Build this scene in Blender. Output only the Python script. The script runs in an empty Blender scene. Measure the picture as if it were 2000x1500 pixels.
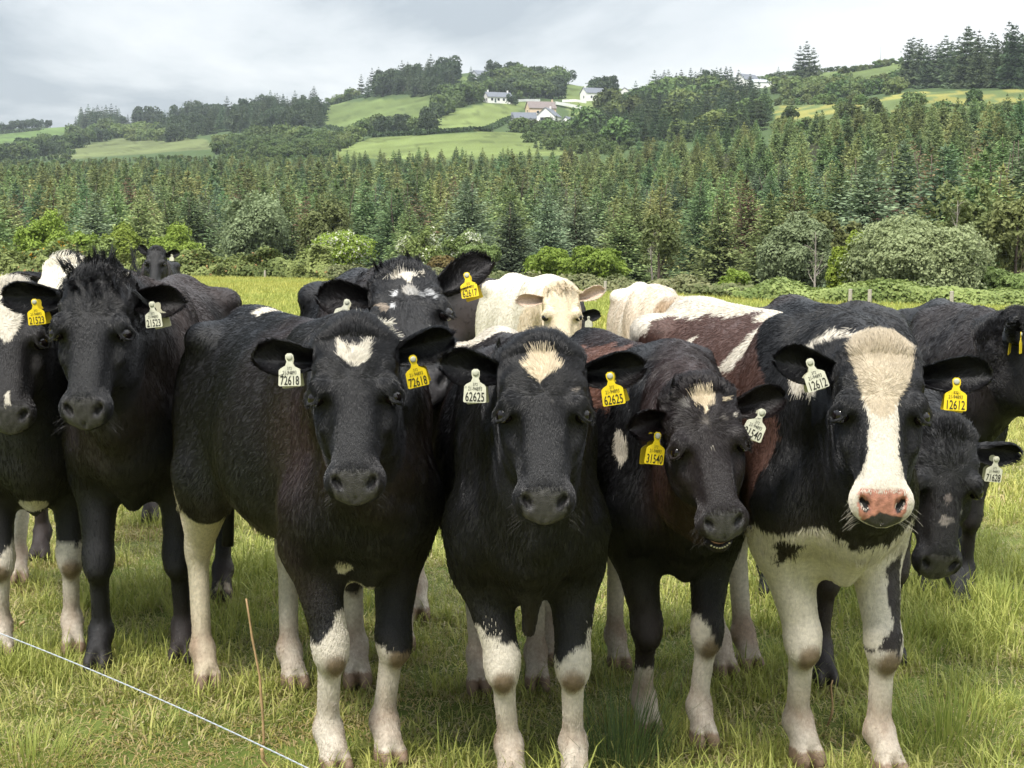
import bpy, math, random
import numpy as np
from mathutils import Vector, Matrix

random.seed(7)
RNG = np.random.default_rng(11)
SC = bpy.context.scene
COL = SC.collection

# ---------------------------------------------------------------- camera, sky, sun, exposure
FPX, HX, HY = 3200.0, 1000.0, 480.0          # focal length in photo pixels, horizon row
CAM_H = 1.4
PITCH = math.atan((750 - HY) / FPX)
cam = bpy.data.cameras.new('camera')
cam_o = bpy.data.objects.new('camera', cam)
COL.objects.link(cam_o)
cam.sensor_width = 36.0
cam.lens = FPX / 2000 * 36.0
cam.clip_start = 0.05
cam.clip_end = 9000
cam_o.location = (0, 0, CAM_H)
cam_o.rotation_euler = (math.pi / 2 - PITCH, 0, 0)
SC.camera = cam_o

SUN_EL, SUN_AZ = math.radians(56), math.radians(-150)   # azimuth measured from +Y (away from camera) towards +X
world = bpy.data.worlds.new('World')
SC.world = world
world.use_nodes = True
wt = world.node_tree
wt.nodes.clear()


def wn(t, **k):
    n = wt.nodes.new(t)
    for a, b in k.items():
        setattr(n, a, b)
    return n


w_out = wn('ShaderNodeOutputWorld')
w_bg = wn('ShaderNodeBackground')
w_bg.inputs['Strength'].default_value = 0.1
w_sky = wn('ShaderNodeTexSky', sky_type='NISHITA', sun_disc=False)
w_sky.sun_elevation = SUN_EL
w_sky.sun_rotation = SUN_AZ
w_sky.air_density = 1.2
w_sky.dust_density = 2.0
# overcast layer: clouds as noise over the sky plane
tc = wn('ShaderNodeTexCoord')
sep = wn('ShaderNodeSeparateXYZ')
wt.links.new(tc.outputs['Generated'], sep.inputs[0])
zadd = wn('ShaderNodeMath', operation='MAXIMUM')
wt.links.new(sep.outputs['Z'], zadd.inputs[0]); zadd.inputs[1].default_value = 0.0
zadd2 = wn('ShaderNodeMath', operation='ADD')
wt.links.new(zadd.outputs[0], zadd2.inputs[0]); zadd2.inputs[1].default_value = 0.11
dx = wn('ShaderNodeMath', operation='DIVIDE'); dy = wn('ShaderNodeMath', operation='DIVIDE')
wt.links.new(sep.outputs['X'], dx.inputs[0]); wt.links.new(zadd2.outputs[0], dx.inputs[1])
wt.links.new(sep.outputs['Y'], dy.inputs[0]); wt.links.new(zadd2.outputs[0], dy.inputs[1])
comb = wn('ShaderNodeCombineXYZ')
wt.links.new(dx.outputs[0], comb.inputs[0]); wt.links.new(dy.outputs[0], comb.inputs[1])
mp = wn('ShaderNodeMapping')
mp.inputs['Rotation'].default_value = (0, 0, 0.5)
mp.inputs['Location'].default_value = (3.1, 1.4, 0)
mp.inputs['Scale'].default_value = (1.0, 0.55, 1)
wt.links.new(comb.outputs[0], mp.inputs[0])
nz = wn('ShaderNodeTexNoise')
nz.inputs['Scale'].default_value = 1.1; nz.inputs['Detail'].default_value = 7.0
nz.inputs['Roughness'].default_value = 0.56; nz.inputs['Distortion'].default_value = 0.25
wt.links.new(mp.outputs[0], nz.inputs['Vector'])
# the cloud deck thins towards the right hand side of the view and the horizon
mr = wn('ShaderNodeMath', operation='MULTIPLY_ADD')
wt.links.new(sep.outputs['X'], mr.inputs[0]); mr.inputs[1].default_value = 0.55; mr.inputs[2].default_value = 0.12
mz = wn('ShaderNodeMath', operation='MULTIPLY_ADD')
mzc = wn('ShaderNodeMath', operation='MINIMUM')
wt.links.new(sep.outputs['Z'], mzc.inputs[0]); mzc.inputs[1].default_value = 0.3
wt.links.new(mzc.outputs[0], mz.inputs[0]); mz.inputs[1].default_value = -0.9
wt.links.new(mr.outputs[0], mz.inputs[2])
ad = wn('ShaderNodeMath', operation='ADD')
wt.links.new(nz.outputs[0], ad.inputs[0]); wt.links.new(mz.outputs[0], ad.inputs[1])
ramp = wn('ShaderNodeValToRGB')
wt.links.new(ad.outputs[0], ramp.inputs[0])
cr = ramp.color_ramp
cr.elements[0].position = 0.34; cr.elements[0].color = (2.3, 2.55, 2.8, 1)
cr.elements[1].position = 0.66; cr.elements[1].color = (4.9, 4.98, 5.0, 1)
e = cr.elements.new(0.46); e.color = (3.65, 3.85, 4.0, 1)
mixw = wn('ShaderNodeMix', data_type='RGBA')
mixw.inputs[0].default_value = 0.93
wt.links.new(w_sky.outputs[0], mixw.inputs[6]); wt.links.new(ramp.outputs[0], mixw.inputs[7])
zr = wn('ShaderNodeMapRange', interpolation_type='SMOOTHSTEP')
zr.inputs[1].default_value = 0.12; zr.inputs[2].default_value = 0.9; zr.inputs[3].default_value = 1.0; zr.inputs[4].default_value = 3.0
wt.links.new(sep.outputs['Z'], zr.inputs[0])
wsc = wn('ShaderNodeVectorMath', operation='SCALE')
wt.links.new(mixw.outputs[2], wsc.inputs[0]); wt.links.new(zr.outputs[0], wsc.inputs['Scale'])
wt.links.new(wsc.outputs[0], w_bg.inputs[0]); wt.links.new(w_bg.outputs[0], w_out.inputs[0])

sun = bpy.data.lights.new('sun', 'SUN')
sun.energy = 2.5
sun.angle = math.radians(14)
sun.color = (1.0, 0.955, 0.88)
sun_o = bpy.data.objects.new('sun', sun)
COL.objects.link(sun_o)
sd = Vector((math.sin(SUN_AZ) * math.cos(SUN_EL), math.cos(SUN_AZ) * math.cos(SUN_EL), math.sin(SUN_EL)))
sun_o.rotation_euler = sd.to_track_quat('Z', 'Y').to_euler()

SC.view_settings.view_transform = 'Standard'
SC.view_settings.look = 'None'
SC.view_settings.exposure = 1.18
SC.view_settings.gamma = 1
SC.view_settings.use_curve_mapping = False
SC.cycles.use_denoising = True
SC.cycles.max_bounces = 6
SC.cycles.diffuse_bounces = 3
SC.cycles.glossy_bounces = 2
SC.cycles.transmission_bounces = 3
SC.cycles.transparent_max_bounces = 8
SC.cycles_curves.shape = 'RIBBONS'
SC.cycles_curves.subdivisions = 2

# ---------------------------------------------------------------- helpers


def srgb(r, g, b):
    def f(c):
        c /= 255.0
        return c / 12.92 if c <= 0.04045 else ((c + 0.055) / 1.055) ** 2.4
    return (f(r), f(g), f(b))


CP, SP = math.cos(PITCH), math.sin(PITCH)


def ray(px, py):
    dxx = (px - 1000) / FPX
    dzz = -(py - 750) / FPX
    return np.array([dxx, CP + dzz * SP, -SP + dzz * CP])


def ground(px, py, z=0.0):
    r = ray(px, py)
    t = (z - CAM_H) / r[2]
    return np.array([0, 0, CAM_H]) + r * t


def at(px, py, Y):
    r = ray(px, py)
    return np.array([0, 0, CAM_H]) + r * (Y / r[1])


def tag(o, label=None, cat=None, group=None, kind=None):
    if label: o['label'] = label
    if cat: o['category'] = cat
    if group: o['group'] = group
    if kind: o['kind'] = kind
    return o


def empty(name, loc=(0, 0, 0), rz=0):
    o = bpy.data.objects.new(name, None)
    o.empty_display_size = 0.1
    o.location = loc
    o.rotation_euler = (0, 0, rz)
    COL.objects.link(o)
    return o


def link_mesh(name, me, mats=None, parent=None):
    o = bpy.data.objects.new(name, me)
    COL.objects.link(o)
    if mats is not None:
        for m in (mats if isinstance(mats, (list, tuple)) else [mats]):
            me.materials.append(m)
    if parent is not None:
        o.parent = parent
    return o


def np_mesh(name, V, F, smooth=True, col=None, extra=None):
    """V (n,3); F (m,k) all the same k, or list of such arrays"""
    me = bpy.data.meshes.new(name)
    Fs = F if isinstance(F, list) else [F]
    Fs = [np.asarray(f, dtype=np.int32) for f in Fs if len(f)]
    nl = sum(f.size for f in Fs); nf = sum(len(f) for f in Fs)
    me.vertices.add(len(V)); me.loops.add(nl); me.polygons.add(nf)
    me.vertices.foreach_set('co', np.asarray(V, dtype=np.float32).ravel())
    me.loops.foreach_set('vertex_index', np.concatenate([f.ravel() for f in Fs]))
    st = []; o = 0
    for f in Fs:
        k = f.shape[1]
        st.append(o + np.arange(len(f)) * k); o += f.size
    me.polygons.foreach_set('loop_start', np.concatenate(st).astype(np.int32))
    me.update(calc_edges=True)
    me.validate()
    me.polygons.foreach_set('use_smooth', np.full(len(me.polygons), smooth, dtype=bool))
    if col is not None and len(me.vertices) == len(V):
        a = me.attributes.new('Col', 'FLOAT_COLOR', 'POINT')
        c = np.ones((len(V), 4), dtype=np.float32); c[:, :3] = col
        a.data.foreach_set('color', c.ravel())
    if extra:
        for k, v in extra.items():
            a = me.attributes.new(k, 'FLOAT', 'POINT')
            a.data.foreach_set('value', np.asarray(v, dtype=np.float32))
    return me


MATS = {}


def material(name, color=(0.5, 0.5, 0.5), rough=0.7, attr=False, noise=None, spec=0.3, bump=None, trans=0.0,
             wet=False, rnd=0.0, noise_amt=0.25, detail=4.0):
    """principled material; attr: base colour from vertex attribute Col; noise: scale of a brightness mottling;
    rnd: per object random brightness; trans: translucency (leaves)"""
    if name in MATS:
        return MATS[name]
    m = bpy.data.materials.new(name)
    m.use_nodes = True
    nt = m.node_tree
    b = nt.nodes['Principled BSDF']
    b.inputs['Roughness'].default_value = rough
    b.inputs['Specular IOR Level'].default_value = spec
    if attr:
        a = nt.nodes.new('ShaderNodeAttribute'); a.attribute_name = 'Col'
        src = a.outputs['Color']
    else:
        a = nt.nodes.new('ShaderNodeRGB'); a.outputs[0].default_value = (*color, 1)
        src = a.outputs[0]
    if noise:
        t = nt.nodes.new('ShaderNodeTexCoord')
        n = nt.nodes.new('ShaderNodeTexNoise')
        n.inputs['Scale'].default_value = noise
        n.inputs['Detail'].default_value = detail
        nt.links.new(t.outputs['Object'], n.inputs['Vector'])
        mrn = nt.nodes.new('ShaderNodeMapRange')
        mrn.inputs[1].default_value = 0.3; mrn.inputs[2].default_value = 0.7
        mrn.inputs[3].default_value = 1 - noise_amt; mrn.inputs[4].default_value = 1 + noise_amt
        nt.links.new(n.outputs[0], mrn.inputs[0])
        mu = nt.nodes.new('ShaderNodeVectorMath'); mu.operation = 'SCALE'
        nt.links.new(src, mu.inputs[0]); nt.links.new(mrn.outputs[0], mu.inputs['Scale'])
        src = mu.outputs[0]
    if rnd:
        oi = nt.nodes.new('ShaderNodeObjectInfo')
        hs = nt.nodes.new('ShaderNodeHueSaturation')
        m1 = nt.nodes.new('ShaderNodeMapRange')
        m1.inputs[3].default_value = 1 - rnd; m1.inputs[4].default_value = 1 + rnd
        nt.links.new(oi.outputs['Random'], m1.inputs[0])
        nt.links.new(m1.outputs[0], hs.inputs['Value'])
        m2 = nt.nodes.new('ShaderNodeMath'); m2.operation = 'MULTIPLY'
        nt.links.new(oi.outputs['Random'], m2.inputs[0]); m2.inputs[1].default_value = 7.31
        m3 = nt.nodes.new('ShaderNodeMath'); m3.operation = 'FRACT'
        nt.links.new(m2.outputs[0], m3.inputs[0])
        m4 = nt.nodes.new('ShaderNodeMapRange')
        m4.inputs[3].default_value = 0.5 - rnd * 0.09; m4.inputs[4].default_value = 0.5 + rnd * 0.07
        nt.links.new(m3.outputs[0], m4.inputs[0]); nt.links.new(m4.outputs[0], hs.inputs['Hue'])
        nt.links.new(src, hs.inputs['Color'])
        src = hs.outputs[0]
    nt.links.new(src, b.inputs['Base Color'])
    if wet:
        a2 = nt.nodes.new('ShaderNodeAttribute'); a2.attribute_name = 'wet'
        mm = nt.nodes.new('ShaderNodeMapRange')
        mm.inputs[3].default_value = rough; mm.inputs[4].default_value = 0.3
        nt.links.new(a2.outputs['Fac'], mm.inputs[0]); nt.links.new(mm.outputs[0], b.inputs['Roughness'])
    if bump:
        t = nt.nodes.new('ShaderNodeTexCoord')
        n = nt.nodes.new('ShaderNodeTexNoise'); n.inputs['Scale'].default_value = bump[0]; n.inputs['Detail'].default_value = 5
        nt.links.new(t.outputs['Object'], n.inputs['Vector'])
        bp = nt.nodes.new('ShaderNodeBump'); bp.inputs['Distance'].default_value = bump[1]
        bp.inputs['Strength'].default_value = 0.8
        nt.links.new(n.outputs[0], bp.inputs['Height']); nt.links.new(bp.outputs[0], b.inputs['Normal'])
    if trans:
        out = nt.nodes['Material Output']
        tr = nt.nodes.new('ShaderNodeBsdfTranslucent')
        nt.links.new(src, tr.inputs['Color'])
        mx = nt.nodes.new('ShaderNodeMixShader'); mx.inputs[0].default_value = trans
        nt.links.new(b.outputs[0], mx.inputs[1]); nt.links.new(tr.outputs[0], mx.inputs[2])
        nt.links.new(mx.outputs[0], out.inputs['Surface'])
    MATS[name] = m
    return m


def snoise(P, scale, seed=0, octaves=2):
    """cheap smooth noise in about -1..1 from sums of sines"""
    r = np.random.default_rng(seed)
    out = np.zeros(len(P)); amp = 1.0; tot = 0
    for o in range(octaves):
        K = r.normal(size=(6, 3)) * scale * (2 ** o)
        ph = r.uniform(0, 6.28, 6)
        v = np.zeros(len(P))
        for k in range(6):
            v += np.sin(P @ K[k] + ph[k])
        out += amp * v / 2.6; tot += amp; amp *= 0.55
    return out / tot


def sstep(a, b, x):
    t = np.clip((x - a) / (b - a), 0, 1)
    return t * t * (3 - 2 * t)


def in_poly(u, v, poly):
    ins = np.zeros(len(u), dtype=bool)
    n = len(poly)
    for i in range(n):
        x1, y1 = poly[i]; x2, y2 = poly[(i + 1) % n]
        c = ((y1 > v) != (y2 > v)) & (u < (x2 - x1) * (v - y1) / (y2 - y1 + 1e-12) + x1)
        ins ^= c
    return ins


def uv_ball(nu, nv):
    V = [(0, 0, 1)]; F = []
    for j in range(1, nv):
        a = math.pi * j / nv
        for i in range(nu):
            b = 2 * math.pi * i / nu
            V.append((math.sin(a) * math.cos(b), math.sin(a) * math.sin(b), math.cos(a)))
    V.append((0, 0, -1)); n = len(V)
    for i in range(nu):
        F.append((0, 1 + i, 1 + (i + 1) % nu, 1 + (i + 1) % nu))
        for j in range(nv - 2):
            p = 1 + j * nu
            F.append((p + i, p + nu + i, p + nu + (i + 1) % nu, p + (i + 1) % nu))
        p = 1 + (nv - 2) * nu
        F.append((p + i, n - 1, p + (i + 1) % nu, p + (i + 1) % nu))
    F4 = [f for f in F if len(set(f)) == 4]; 
    # poles as degenerate-free quads: merge into triangles list handled by repeating; keep only quads plus caps
    caps = [tuple(dict.fromkeys(f)) for f in F if len(set(f)) == 3]
    # give caps as quads by splitting is unnecessary: return array of quads with caps closed by a tiny fan of quads
    V = np.array(V)
    F4 = np.array(F4)
    cap1 = []
    for i in range(0, nu, 2):
        cap1.append((0, 1 + i, 1 + (i + 1) % nu, 1 + (i + 2) % nu))
        p = 1 + (nv - 2) * nu
        cap1.append((n - 1, p + (i + 2) % nu, p + (i + 1) % nu, p + i))
    return V, np.concatenate([F4, np.array(cap1)])


def tube(pts, rad, n=8, cap=True):
    pts = [np.asarray(p, float) for p in pts]
    V = []; F = []
    m = len(pts)
    ref = None
    for i, p in enumerate(pts):
        t = pts[min(i + 1, m - 1)] - pts[max(i - 1, 0)]; t = t / (np.linalg.norm(t) + 1e-12)
        if ref is None:
            ref = np.cross(t, [0.3, 0.9, 0.1]); ref /= np.linalg.norm(ref)
        u = ref - t * (ref @ t); u /= np.linalg.norm(u) + 1e-12; ref = u
        w = np.cross(t, u)
        for j in range(n):
            a = 2 * math.pi * j / n
            V.append(p + rad[i] * (math.cos(a) * u + math.sin(a) * w))
    for i in range(m - 1):
        for j in range(n):
            F.append((i * n + j, i * n + (j + 1) % n, (i + 1) * n + (j + 1) % n, (i + 1) * n + j))
    if cap and n % 2 == 0:
        for st, sgn in ((0, -1), ((m - 1) * n, 1)):
            for j in range(1, n - 2, 2):
                f = (st, st + j, st + j + 1, st + j + 2)
                F.append(f if sgn > 0 else f[::-1])
    return np.array(V), np.array(F)


# ---------------------------------------------------------------- terrain
PXK = np.array([-900, -300, 0, 150, 300, 420, 560, 660, 760, 850, 930, 1000, 1080, 1150, 1230, 1300, 1420, 1520, 1620, 1750, 1880, 2000, 2300, 2900], float)
RIDGE = np.array([262, 262, 252, 246, 238, 228, 214, 200, 172, 150, 140, 148, 158, 164, 170, 168, 164, 150, 142, 124, 118, 112, 116, 150], float)   # skyline of bare ground, photo rows
RD = np.array([1500, 1500, 1500, 1480, 1400, 1300, 1200, 1150, 1120, 1100, 1100, 1100, 1100, 1080, 1060, 1040, 1000, 960, 930, 900, 880, 860, 860, 860], float)  # its distance
MIDY = np.array([352, 352, 350, 348, 346, 344, 342, 340, 338, 336, 334, 332, 330, 325, 315, 305, 290, 280, 270, 262, 256, 250, 250, 250], float)  # ground row at the foot of the hill
MIDD = np.array([440, 440, 440, 440, 440, 440, 440, 440, 430, 420, 410, 400, 390, 380, 360, 340, 320, 300, 280, 260, 250, 240, 240, 240], float)
EDGE = np.array([74, 74, 73, 72, 71, 70, 68, 64, 60, 56, 54, 52, 50, 48, 46, 45, 42, 40, 39, 38, 37, 36, 36, 36], float)  # far edge of the pasture


def row_z(py, d):
    r = -(py - 750) / FPX
    return CAM_H + d * (-SP + r * CP) / (CP + r * SP)


def terrain(x, y):
    x = np.asarray(x, float); y = np.asarray(y, float)
    yy = np.maximum(y, 1.0)
    px = 1000 + FPX * x / yy * (1 / CP) 
    px = np.clip(px, -900, 2900)
    R = np.interp(px, PXK, RIDGE); D = np.interp(px, PXK, RD); My = np.interp(px, PXK, MIDY); Md = np.interp(px, PXK, MIDD); E = np.interp(px, PXK, EDGE)
    zm = row_z(My, Md)
    s = np.clip((yy - Md) / (D - Md), 0, 1)
    # hill: screen row falls towards the ridge row, a little convex
    row = My + (R - My) * (s ** 0.85)
    zh = row_z(row, np.clip(yy, Md, D))
    V1 = Md * 0.36
    t = np.clip((yy - E) / (V1 - E), 0, 1)
    zv = -1.6 * t * t * (3 - 2 * t)
    t2 = np.clip((yy - V1) / (Md - V1), 0, 1)
    zr = -1.6 + (zm + 1.6) * (t2 ** 1.25)
    z = np.where(yy < V1, zv, np.where(yy < Md, zr, zh))
    beyond = np.maximum(yy - D, 0)
    z = z - beyond * 0.04
    bump = snoise(np.stack([x, y, 0 * x], -1).reshape(-1, 3), 0.012, 5, 2).reshape(x.shape)
    z = z + bump * np.clip((yy - 90) / 400, 0, 1) * 1.6
    sm = snoise(np.stack([x, y, 0 * x], -1).reshape(-1, 3), 1.3, 6, 2).reshape(x.shape)
    return z + sm * 0.012


def hill_at(px, py):
    """where the line of sight through a photo pixel meets the ground beyond the wood"""
    r = ray(px, py)
    t = np.linspace(200, 2200, 1500)
    P = np.array([0, 0, CAM_H])[None] + r[None] * t[:, None] / r[1]
    g = terrain(P[:, 0], P[:, 1])
    hit = np.nonzero(P[:, 2] < g)[0]
    i = hit[0] if len(hit) else len(t) - 1
    return np.array([P[i, 0], P[i, 1], g[i]])


# field parcels on the hill: (colour, polygon in photo pixels of their corners on the slope)
G1 = (0.105, 0.138, 0.046); G2 = (0.128, 0.160, 0.052); G3 = (0.10, 0.15, 0.045); GY = (0.30, 0.25, 0.03); GB = (0.115, 0.135, 0.055)
PARCELS = [
    (G1, [(600, 205), (860, 186), (862, 232), (700, 262), (640, 246), (600, 228)]),
    (G2, [(835, 232), (935, 204), (1035, 200), (1005, 228), (950, 252), (840, 262)]),
    (G2, [(655, 292), (730, 268), (960, 256), (1110, 262), (1180, 300), (900, 312), (660, 312)]),
    (G1, [(885, 160), (930, 140), (990, 145), (975, 165), (900, 175)]),
    (G1, [(1100, 165), (1180, 160), (1240, 170), (1230, 200), (1105, 196)]),
    (G3, [(0, 262), (150, 242), (150, 258), (0, 280)]),
    (GB, [(80, 300), (250, 266), (400, 272), (430, 290), (120, 312)]),
    (G1, [(1380, 160), (1560, 150), (1640, 136), (1800, 112), (2100, 104), (2100, 160), (1700, 172), (1400, 172)]),
    (GY, [(1505, 204), (1690, 202), (1770, 180), (2100, 172), (2100, 204), (1700, 240), (1520, 246)]),
    (G2, [(1100, 190), (1150, 186), (1230, 190), (1220, 240), (1120, 245)]),
]
az = np.concatenate([np.radians(np.linspace(-180, -26, 40))[:-1], np.radians(np.linspace(-26, 26, 420)), np.radians(np.linspace(26, 180, 40))[1:]])
ds = np.concatenate([[0.0, 0.6, 1.2, 1.8], np.linspace(2.4, 14, 60), np.geomspace(14.4, 90, 60), np.geomspace(93, 2600, 170)])
A, Dd = np.meshgrid(az, ds)
GX, GY_ = np.sin(A) * Dd, np.cos(A) * Dd
front = np.abs(A) < math.radians(60)
YY = np.where(front, GY_, Dd * 0.5)
GZ = terrain(GX, np.where(front, GY_, np.minimum(Dd, 30)))
nA, nD = len(az), len(ds)
idx = np.arange(nA * nD).reshape(nD, nA)
F = np.stack([idx[:-1, :-1], idx[:-1, 1:], idx[1:, 1:], idx[1:, :-1]], -1).reshape(-1, 4)[:, ::-1]
V = np.stack([GX, GY_, GZ], -1).reshape(-1, 3)
px = 1000 + FPX * V[:, 0] / np.maximum(V[:, 1], 1)
colr = np.tile(np.array([0.060, 0.088, 0.034]), (len(V), 1))
E_ = np.interp(np.clip(px, -900, 2900), PXK, EDGE)
nearm = (V[:, 1] < E_ + 1) | ~front.reshape(-1)
mix = sstep(-0.7, 0.8, snoise(V, 0.9, 3, 3))[:, None]
fld = np.array([0.10, 0.13, 0.030]) * (1 - mix) + np.array([0.16, 0.165, 0.055]) * mix
colr[nearm] = fld[nearm]
woodm = (~nearm) & (V[:, 1] < np.interp(np.clip(px, -900, 2900), PXK, MIDD) * 1.05) & front.reshape(-1)
colr[woodm] = (0.030, 0.032, 0.016)
hillm = ~nearm & ~woodm & front.reshape(-1)
# pixel row of each hill vertex as seen, to sort it into parcels
den = V[:, 1] * CP - (V[:, 2] - CAM_H) * SP
prow = 750 - FPX * (V[:, 1] * SP + (V[:, 2] - CAM_H) * CP) / np.maximum(den, 1)
pcol = 1000 + FPX * V[:, 0] / np.maximum(den, 1)
hn = snoise(V, 0.02, 8, 3); hn2 = snoise(V, 0.12, 9, 2); hn3 = snoise(V, 0.45, 10, 2)
for c, poly in PARCELS:
    m = hillm & in_poly(pcol, prow + hn2 * 0.8, poly)
    cc_ = np.array(c)
    if c is GY:
        cc_ = np.where((hn3[m] + 0.7 * hn2[m] > 0.15)[:, None], np.array([0.20, 0.19, 0.055]), np.array([0.115, 0.15, 0.055]))
    cc_ = cc_ * np.where(hn3[m] - hn2[m] * 0.5 > 0.75, 0.62, 1.0)[:, None] if c is not GY else cc_
    colr[m] = cc_ * (1 + 0.14 * hn[m] + 0.16 * hn2[m] + 0.16 * hn3[m])[:, None]
ground_o = link_mesh('ground', np_mesh('ground', V, F, True, colr), material('pasture_ground', attr=True, rough=0.95, spec=0.05, noise=1.6, noise_amt=0.22, detail=8), None)
tag(ground_o, 'grazed green pasture rising to patchwork hill fields behind the wood', None, None, 'structure')


# ---------------------------------------------------------------- trees
def leaf_quads(P, N_, size, r, aspect=1.6, up=None):
    """one bent leaf-sized quad for each point, random in-plane turn; returns V,F"""
    n = len(P)
    t = r.normal(size=(n, 3)); t -= N_ * (t * N_).sum(1)[:, None]; t /= np.linalg.norm(t, axis=1)[:, None] + 1e-9
    b = np.cross(N_, t)
    s = size[:, None]
    V = np.stack([P - t * s * aspect * 0.5, P + b * s * 0.5, P + t * s * aspect * 0.5, P - b * s * 0.5], 1)
    V[:, 1] += N_ * s * 0.15; V[:, 3] += N_ * s * 0.15
    return V.reshape(-1, 3), np.arange(n * 4).reshape(-1, 4)


def spruce_mesh(seed, H=9.0, R=3.0, levels=36, detail=1.0, col=(0.082, 0.122, 0.046), tipc=(0.23, 0.29, 0.11), dead=0.0, crown0=0.04, sparse=1.0, cone=0.80):
    r = np.random.default_rng(seed)
    Vs, Cs = [], []
    for li in range(levels):
        t = (li + r.random() * 0.8) / levels
        z = H * (crown0 + (1 - crown0) * t ** 0.93)
        rad = R * (1 - t) ** cone * (0.78 + 0.42 * r.random()) + 0.06
        nb = max(3, int((10 - 6 * t) * sparse))
        a0 = r.random() * 6.28
        for b in range(nb):
            a = a0 + 6.283 * b / nb + r.normal() * 0.25
            L = rad * (0.62 + 0.55 * r.random())
            d = np.array([math.cos(a), math.sin(a), 0]); sidev = np.array([-d[1], d[0], 0])
            ns = max(2, int(L * 4.2 * detail) + 1)
            s_ = (np.arange(ns) + 0.35 + 0.5 * r.random(ns)) / ns
            droop = -0.42 + 0.55 * t
            shade = 0.72 + 0.5 * r.random()
            for sd in (-1, 0, 1):
                wv = L * 0.26 * (1 - 0.55 * s_) * sd
                P = d[None] * (L * s_)[:, None] + sidev[None] * wv[:, None]
                P[:, 2] = z + L * (droop * s_ + 0.40 * s_ ** 2.4) - abs(sd) * 0.07 * L + r.normal(size=ns) * 0.05
                sz = (0.20 + 0.15 * r.random(ns)) * (1.2 - 0.4 * s_) * (0.45 + 0.65 * (1 - t)) / detail
                dirv = d[None] * 0.75 + sidev[None] * sd * 0.8 + r.normal(size=(ns, 3)) * 0.25
                dirv[:, 2] += -0.35 + 0.5 * t
                dirv /= np.linalg.norm(dirv, axis=1)[:, None]
                up = np.tile([0, 0, 0.8], (ns, 1)) + r.normal(size=(ns, 3)) * 0.75
                bb = np.cross(up, dirv); bb /= np.linalg.norm(bb, axis=1)[:, None] + 1e-9
                q0 = P - dirv * sz[:, None] * 0.5; q2 = P + dirv * sz[:, None] * 1.1
                q1 = P + bb * sz[:, None] * 0.36; q1[:, 2] -= 0.12 * sz; q3 = P - bb * sz[:, None] * 0.36; q3[:, 2] -= 0.12 * sz
                Vs.append(np.stack([q0, q1, q2, q3], 1).reshape(-1, 3))
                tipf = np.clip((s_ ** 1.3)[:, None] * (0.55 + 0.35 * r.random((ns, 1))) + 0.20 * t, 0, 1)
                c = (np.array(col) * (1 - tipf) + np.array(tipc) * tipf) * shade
                if dead > 0 and r.random() < dead:
                    c = np.tile(np.array([0.22, 0.145, 0.09]), (ns, 1)) * (0.7 + 0.6 * r.random())
                Cs.append(np.repeat(c, 4, axis=0))
    # leading shoot
    for q in range(5):
        z0 = H * (0.965 + 0.012 * q); a = q * 2.4; w = 0.05 * (5 - q) * 0.5
        Vs.append(np.array([[0, 0, z0 - .2], [math.cos(a) * w, math.sin(a) * w, z0], [0, 0, z0 + 0.32], [-math.cos(a) * w, -math.sin(a) * w, z0]]))
        Cs.append(np.tile(tipc, (4, 1)))
    V = np.concatenate(Vs); C = np.concatenate(Cs)
    return V, np.arange(len(V)).reshape(-1, 4), np.clip(C, 0, 1)


def crown_mesh(seed, size, lobes, n, leaf=0.13, col=(0.07, 0.11, 0.035), col2=(0.14, 0.19, 0.05), flower=None, ff=0.0, gap=0.25, base=0.0):
    """broadleaf crown: leaf quads on and inside many overlapping clumps; size = (rx, ry, rz) , base = height of crown underside"""
    r = np.random.default_rng(seed)
    sx, sy, sz = size
    cs = []
    for i in range(lobes):
        a = r.random() * 6.283; ph = math.acos(1 - 1.75 * r.random()); rr = 0.50 + 0.42 * r.random()
        cs.append((math.cos(a) * math.sin(ph) * rr * sx, math.sin(a) * math.sin(ph) * rr * sy, base + sz * (0.88 + math.cos(ph) * rr * 0.95) if True else 0, (0.20 + 0.24 * r.random())))
    cs = np.array(cs)
    li = r.integers(0, lobes, n)
    dirs = r.normal(size=(n, 3)); dirs /= np.linalg.norm(dirs, axis=1)[:, None]
    dirs[:, 2] = np.abs(dirs[:, 2]) * np.where(r.random(n) < 0.72, 1, -1)
    rad = (0.72 + 0.33 * r.random(n) ** 0.6) * (1 + 0.22 * snoise(dirs + cs[li, :3], 5.0, seed, 1))
    P = cs[li, :3] + dirs * rad[:, None] * cs[li, 3][:, None] * np.array([sx, sy, sz]) * 1.15
    g = snoise(P, 3.2 / max(sx, 0.5), seed + 4, 2)
    keep = (g > -1 + gap * 1.2) & (P[:, 2] > base * 0.8 + 0.02)
    P = P[keep]; dirs = dirs[keep]; li = li[keep]
    N_ = dirs + r.normal(size=dirs.shape) * 0.6; N_[:, 2] += 0.3; N_ /= np.linalg.norm(N_, axis=1)[:, None]
    s = leaf * (0.6 + 0.8 * r.random(len(P)))
    V, F_ = leaf_quads(P, N_, s, r)
    lob = r.random(lobes)[li]
    t = np.clip(0.25 + 0.35 * lob + 0.4 * r.random(len(P)), 0, 1)[:, None]
    c = np.array(col) * (1 - t) + np.array(col2) * t
    if flower is not None:
        fm = (r.random(len(P)) < ff * 1.8 * np.clip(snoise(P, 2.2 / max(sx, .5), seed + 8, 1) * 0.8 + 0.55, 0, 1))
        c[fm] = flower
    return V, F_, np.repeat(c, 4, axis=0)


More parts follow.
